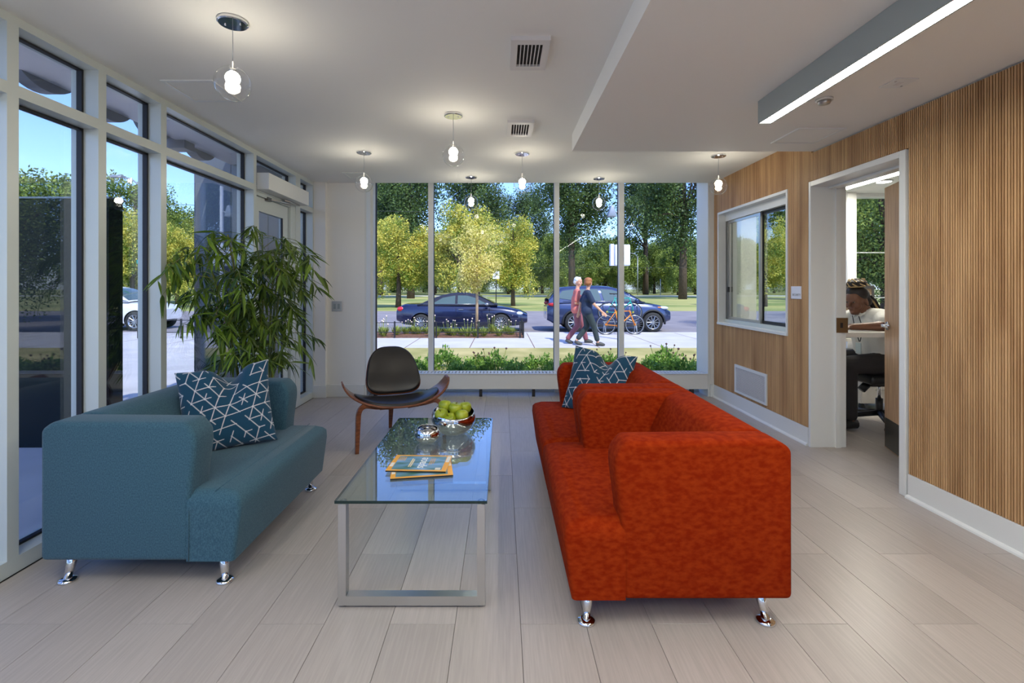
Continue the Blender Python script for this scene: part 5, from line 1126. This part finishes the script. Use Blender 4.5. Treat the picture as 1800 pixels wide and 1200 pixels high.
tree('yellow-green maple left of the convertible, in the first window pane', 700, 38, 'maple', (1.25, 1.15, 1.02), 0.5, 'yellowing maples'); tree('yellow-green maple right behind the young golden tree', 808, 36, 'maple', (1.25, 1.15, 1.12), 2.1, 'yellowing maples'); tree('greener maple right of the young golden tree', 902, 41, 'maple', (1.15, 1.1, 1.08), 3.9, 'yellowing maples')
for lb, px, d, k, s, rz in (('tall dark shade tree rising above the left maple', 722, 68, 'oak', 1.15, 0.2), ('tall dark shade tree at the left edge of the window, further off', 668, 92, 'oak2', 1.25, 1.4), ('tall shade tree in the top middle of the second pane', 838, 84, 'oak2', 1.18, 2.2),
                            ('tall dark shade tree left of the middle mullion', 1006, 72, 'oak', 1.2, 3.0), ('tall shade tree with sky around it left of the dark one', 925, 112, 'oak2', 1.2, 4.0), ('tall dark shade tree filling the right window pane', 1200, 64, 'oak', 1.15, 5.1), ('tall shade tree behind the right-hand lamp post', 1135, 104, 'oak2', 1.3, 0.9), ('large shade tree beyond the sliding office window', 1310, 70, 'oak', 1.1, 2.6), ('large shade tree beyond the office, right of the sliding window', 1400, 62, 'oak', 1.1, 1.6), ('large shade tree seen through the office doorway', 1500, 58, 'oak', 1.1, 3.6)):
    tree(lb, px, d, k, s, rz, 'tall park shade trees')
k = 0
for d, sp_n, x0 in ((100, 8.0, -70), (122, 9.0, -85)):
    x = x0
    while x < -x0+20:
        t = tree('rounded green tree in the distant row at the far side of the park', 882, d + 6*math.sin(k*2.3), 'mid', 1.05+0.25*math.sin(k*1.7)**2 + (0.25 if d > 110 else 0), k*1.1, 'far row of park trees'); t.location.x = x; x += sp_n*(0.8+0.4*rp_.random()); k += 1
for lb, px, d, kk, s, rz in (('leafy tree seen above the dark free-standing panel at far left', 60, 44, 'mid', 1.25, 0.4), ('thin-crowned tree at the left edge beyond the curtain wall', 20, 52, 'airy', 1.3, 1.0), ('thin-crowned tree with bare trunk seen between two mullions', 240, 42, 'airy', 1.05, 2.0), ('yellowing maple low behind the white car', 232, 36, 'maple', 1.05, 1.2),
                             ('green tree behind the bamboo beyond the road', 322, 49, 'mid', 1.0, 3.3), ('yellowing maple behind the bamboo beyond the road', 312, 37, 'maple', 0.9, 2.7), ('leafy tree behind the dark return wall', 430, 46, 'mid', 1.1, 5.0), ('green tree further left beyond the road', -120, 50, 'mid', 1.3, 0.7), ('thin-crowned tree left of the bare-trunked one', 150, 74, 'airy', 1.35, 4.4), ('rounded tree partly behind the white car', 185, 60, 'mid', 1.1, 4.9)):
    tree(lb, px, d, kk, s, rz, 'trees beyond the road on the left')
tree('yellowing maple seen only through the sliding office window', 1345, 40, 'maple', 1.05, 0.8, 'yellowing maples'); tree('bright leafy tree close outside the office window', 1560, 17.0, 'near', 1.0, 1.0, z=-0.2); tree('leafy tree outside the office window, further right', 1700, 22.0, 'near', 1.2, 2.5, z=-0.34)
for k in range(26):
    x = -95+8*k+rp_.uniform(-1.5, 1.5); t = tree('bushy thicket closing the far edge of the park', 882, 140+rp_.uniform(-4, 4), 'near', (1.9, 1.3, 1.7), k*0.9, 'thickets at the park edge', name='thicket'); t.location.x = x; t.location.z = -2.2
for px, d, lb in ((900, -22, 'tree added behind the viewer to dim window reflections, in the middle'), (500, -26, 'tree added behind the viewer to dim window reflections, towards the entrance side'), (1350, -24, 'tree added behind the viewer to dim window reflections, towards the office side')):  # unseen trees added to darken what the back window reflects
    t = tree(lb, 882, 10, 'near', 1.25, d, 'added trees behind the viewer', z=-0.25); t.location.x = (px-882)/50; t.location.y = d
# street furniture
def post(name, label, cat, x, y, z0, h, r, mt, group=None):
    t = thing(name, label, cat, (x, y, z0), 0, group); tube('pole', [(0, 0, 0), (0, 0, h)], [r, r*0.8], m[mt], t, 10); return t
t = post('parking_sign', 'white sign on a thin post behind the convertible', 'sign', -0.40, 34.0, -0.33, 2.75, 0.035, 'black'); box('sign_face', -0.23, 0.23, -0.05, -0.035, 2.2, 2.72, m['sign_white'], t); hexa('sign_mark', [(-0.12, -0.056, 2.3), (-0.05, -0.056, 2.3), (-0.05, -0.05, 2.3), (-0.12, -0.05, 2.3), (0.02, -0.056, 2.6), (0.10, -0.056, 2.6), (0.10, -0.05, 2.6), (0.02, -0.05, 2.6)], m['grey_ink'], t)
t = post('equipment_pole', 'white pole with a large white box and a floodlight behind the third mullion', 'pole', 3.375, 13.8, GZ, 4.4, 0.055, 'sign_white')
box('equipment_box', -0.17, 0.27, -0.10, 0.13, 2.10, 2.70, m['sign_white'], t, 0.03, 3); box('side_plate', -0.285, -0.18, -0.06, 0.10, 2.10, 2.72, m['sign_white'], t, 0.01)
fl_ = hexa('floodlight', [(-0.36, -0.1, 3.50), (-0.12, -0.1, 3.50), (-0.12, 0.1, 3.50), (-0.36, 0.1, 3.50), (-0.27, -0.1, 3.82), (-0.20, -0.1, 3.80), (-0.20, 0.1, 3.80), (-0.27, 0.1, 3.82)], m['galv'], t, 0.01); tube('bracket', [(-0.20, 0, 3.60), (0, 0, 3.66)], 0.025, m['galv'], t)
t = post('street_lamp', 'grey street lamp far off in the park, right of the white box', 'street lamp', 26.7, 95, -0.33, 7.6, 0.11, 'galv'); tube('arm', [(0, 0, 7.5), (-0.6, 0, 8.1), (-1.8, 0, 8.35)], 0.06, m['galv'], t, 6); box('lamp_head', -2.6, -1.7, -0.2, 0.2, 8.28, 8.42, m['galv'], t, 0.03)
post('marker_pole', 'thin white pole far off in the park near the path', 'pole', 31.5, 96, -0.33, 3.2, 0.07, 'sign_white')
t = post('street_lamp', 'street lamp with a curved arm and red banner beyond the white car', 'street lamp', -15.05, 20.6, -0.33, 5.4, 0.06, 'galv'); tube('arm', [(0, 0, 5.35), (-0.25, 0, 5.85), (-0.7, 0, 6.2), (-1.15, 0, 6.32)], 0.035, m['galv'], t, 6); box('lamp_head', -1.6, -1.1, -0.1, 0.1, 6.28, 6.38, m['galv'], t, 0.03)
bn = box('banner', -0.36, -0.07, -0.008, 0.008, 3.05, 4.15, m['banner_red'], t); box('banner_field', -0.34, -0.09, -0.012, -0.008, 3.30, 3.85, m['sign_white'], bn); box('street_sign', -0.5, 0.0, -0.01, 0.01, 2.62, 2.78, m['sign_teal'], t)
for lb, p, q in (('thin overhead cable crossing the park beyond the road', (-60, 60, 4.2), (60, 60, 4.1)), ('thin overhead cable high over the street on the left', (-60, 30, 8.6), (0, 48, 8.6))):
    a, b = Vector(p), Vector(q); o = tube('overhead_cable', [a.lerp(b, i/16) + Vector((0, 0, -0.5*(1-(2*i/16-1)**2))) for i in range(17)], 0.022, m['wire'], None, 4); props(o, lb, 'cable', 'overhead cables')
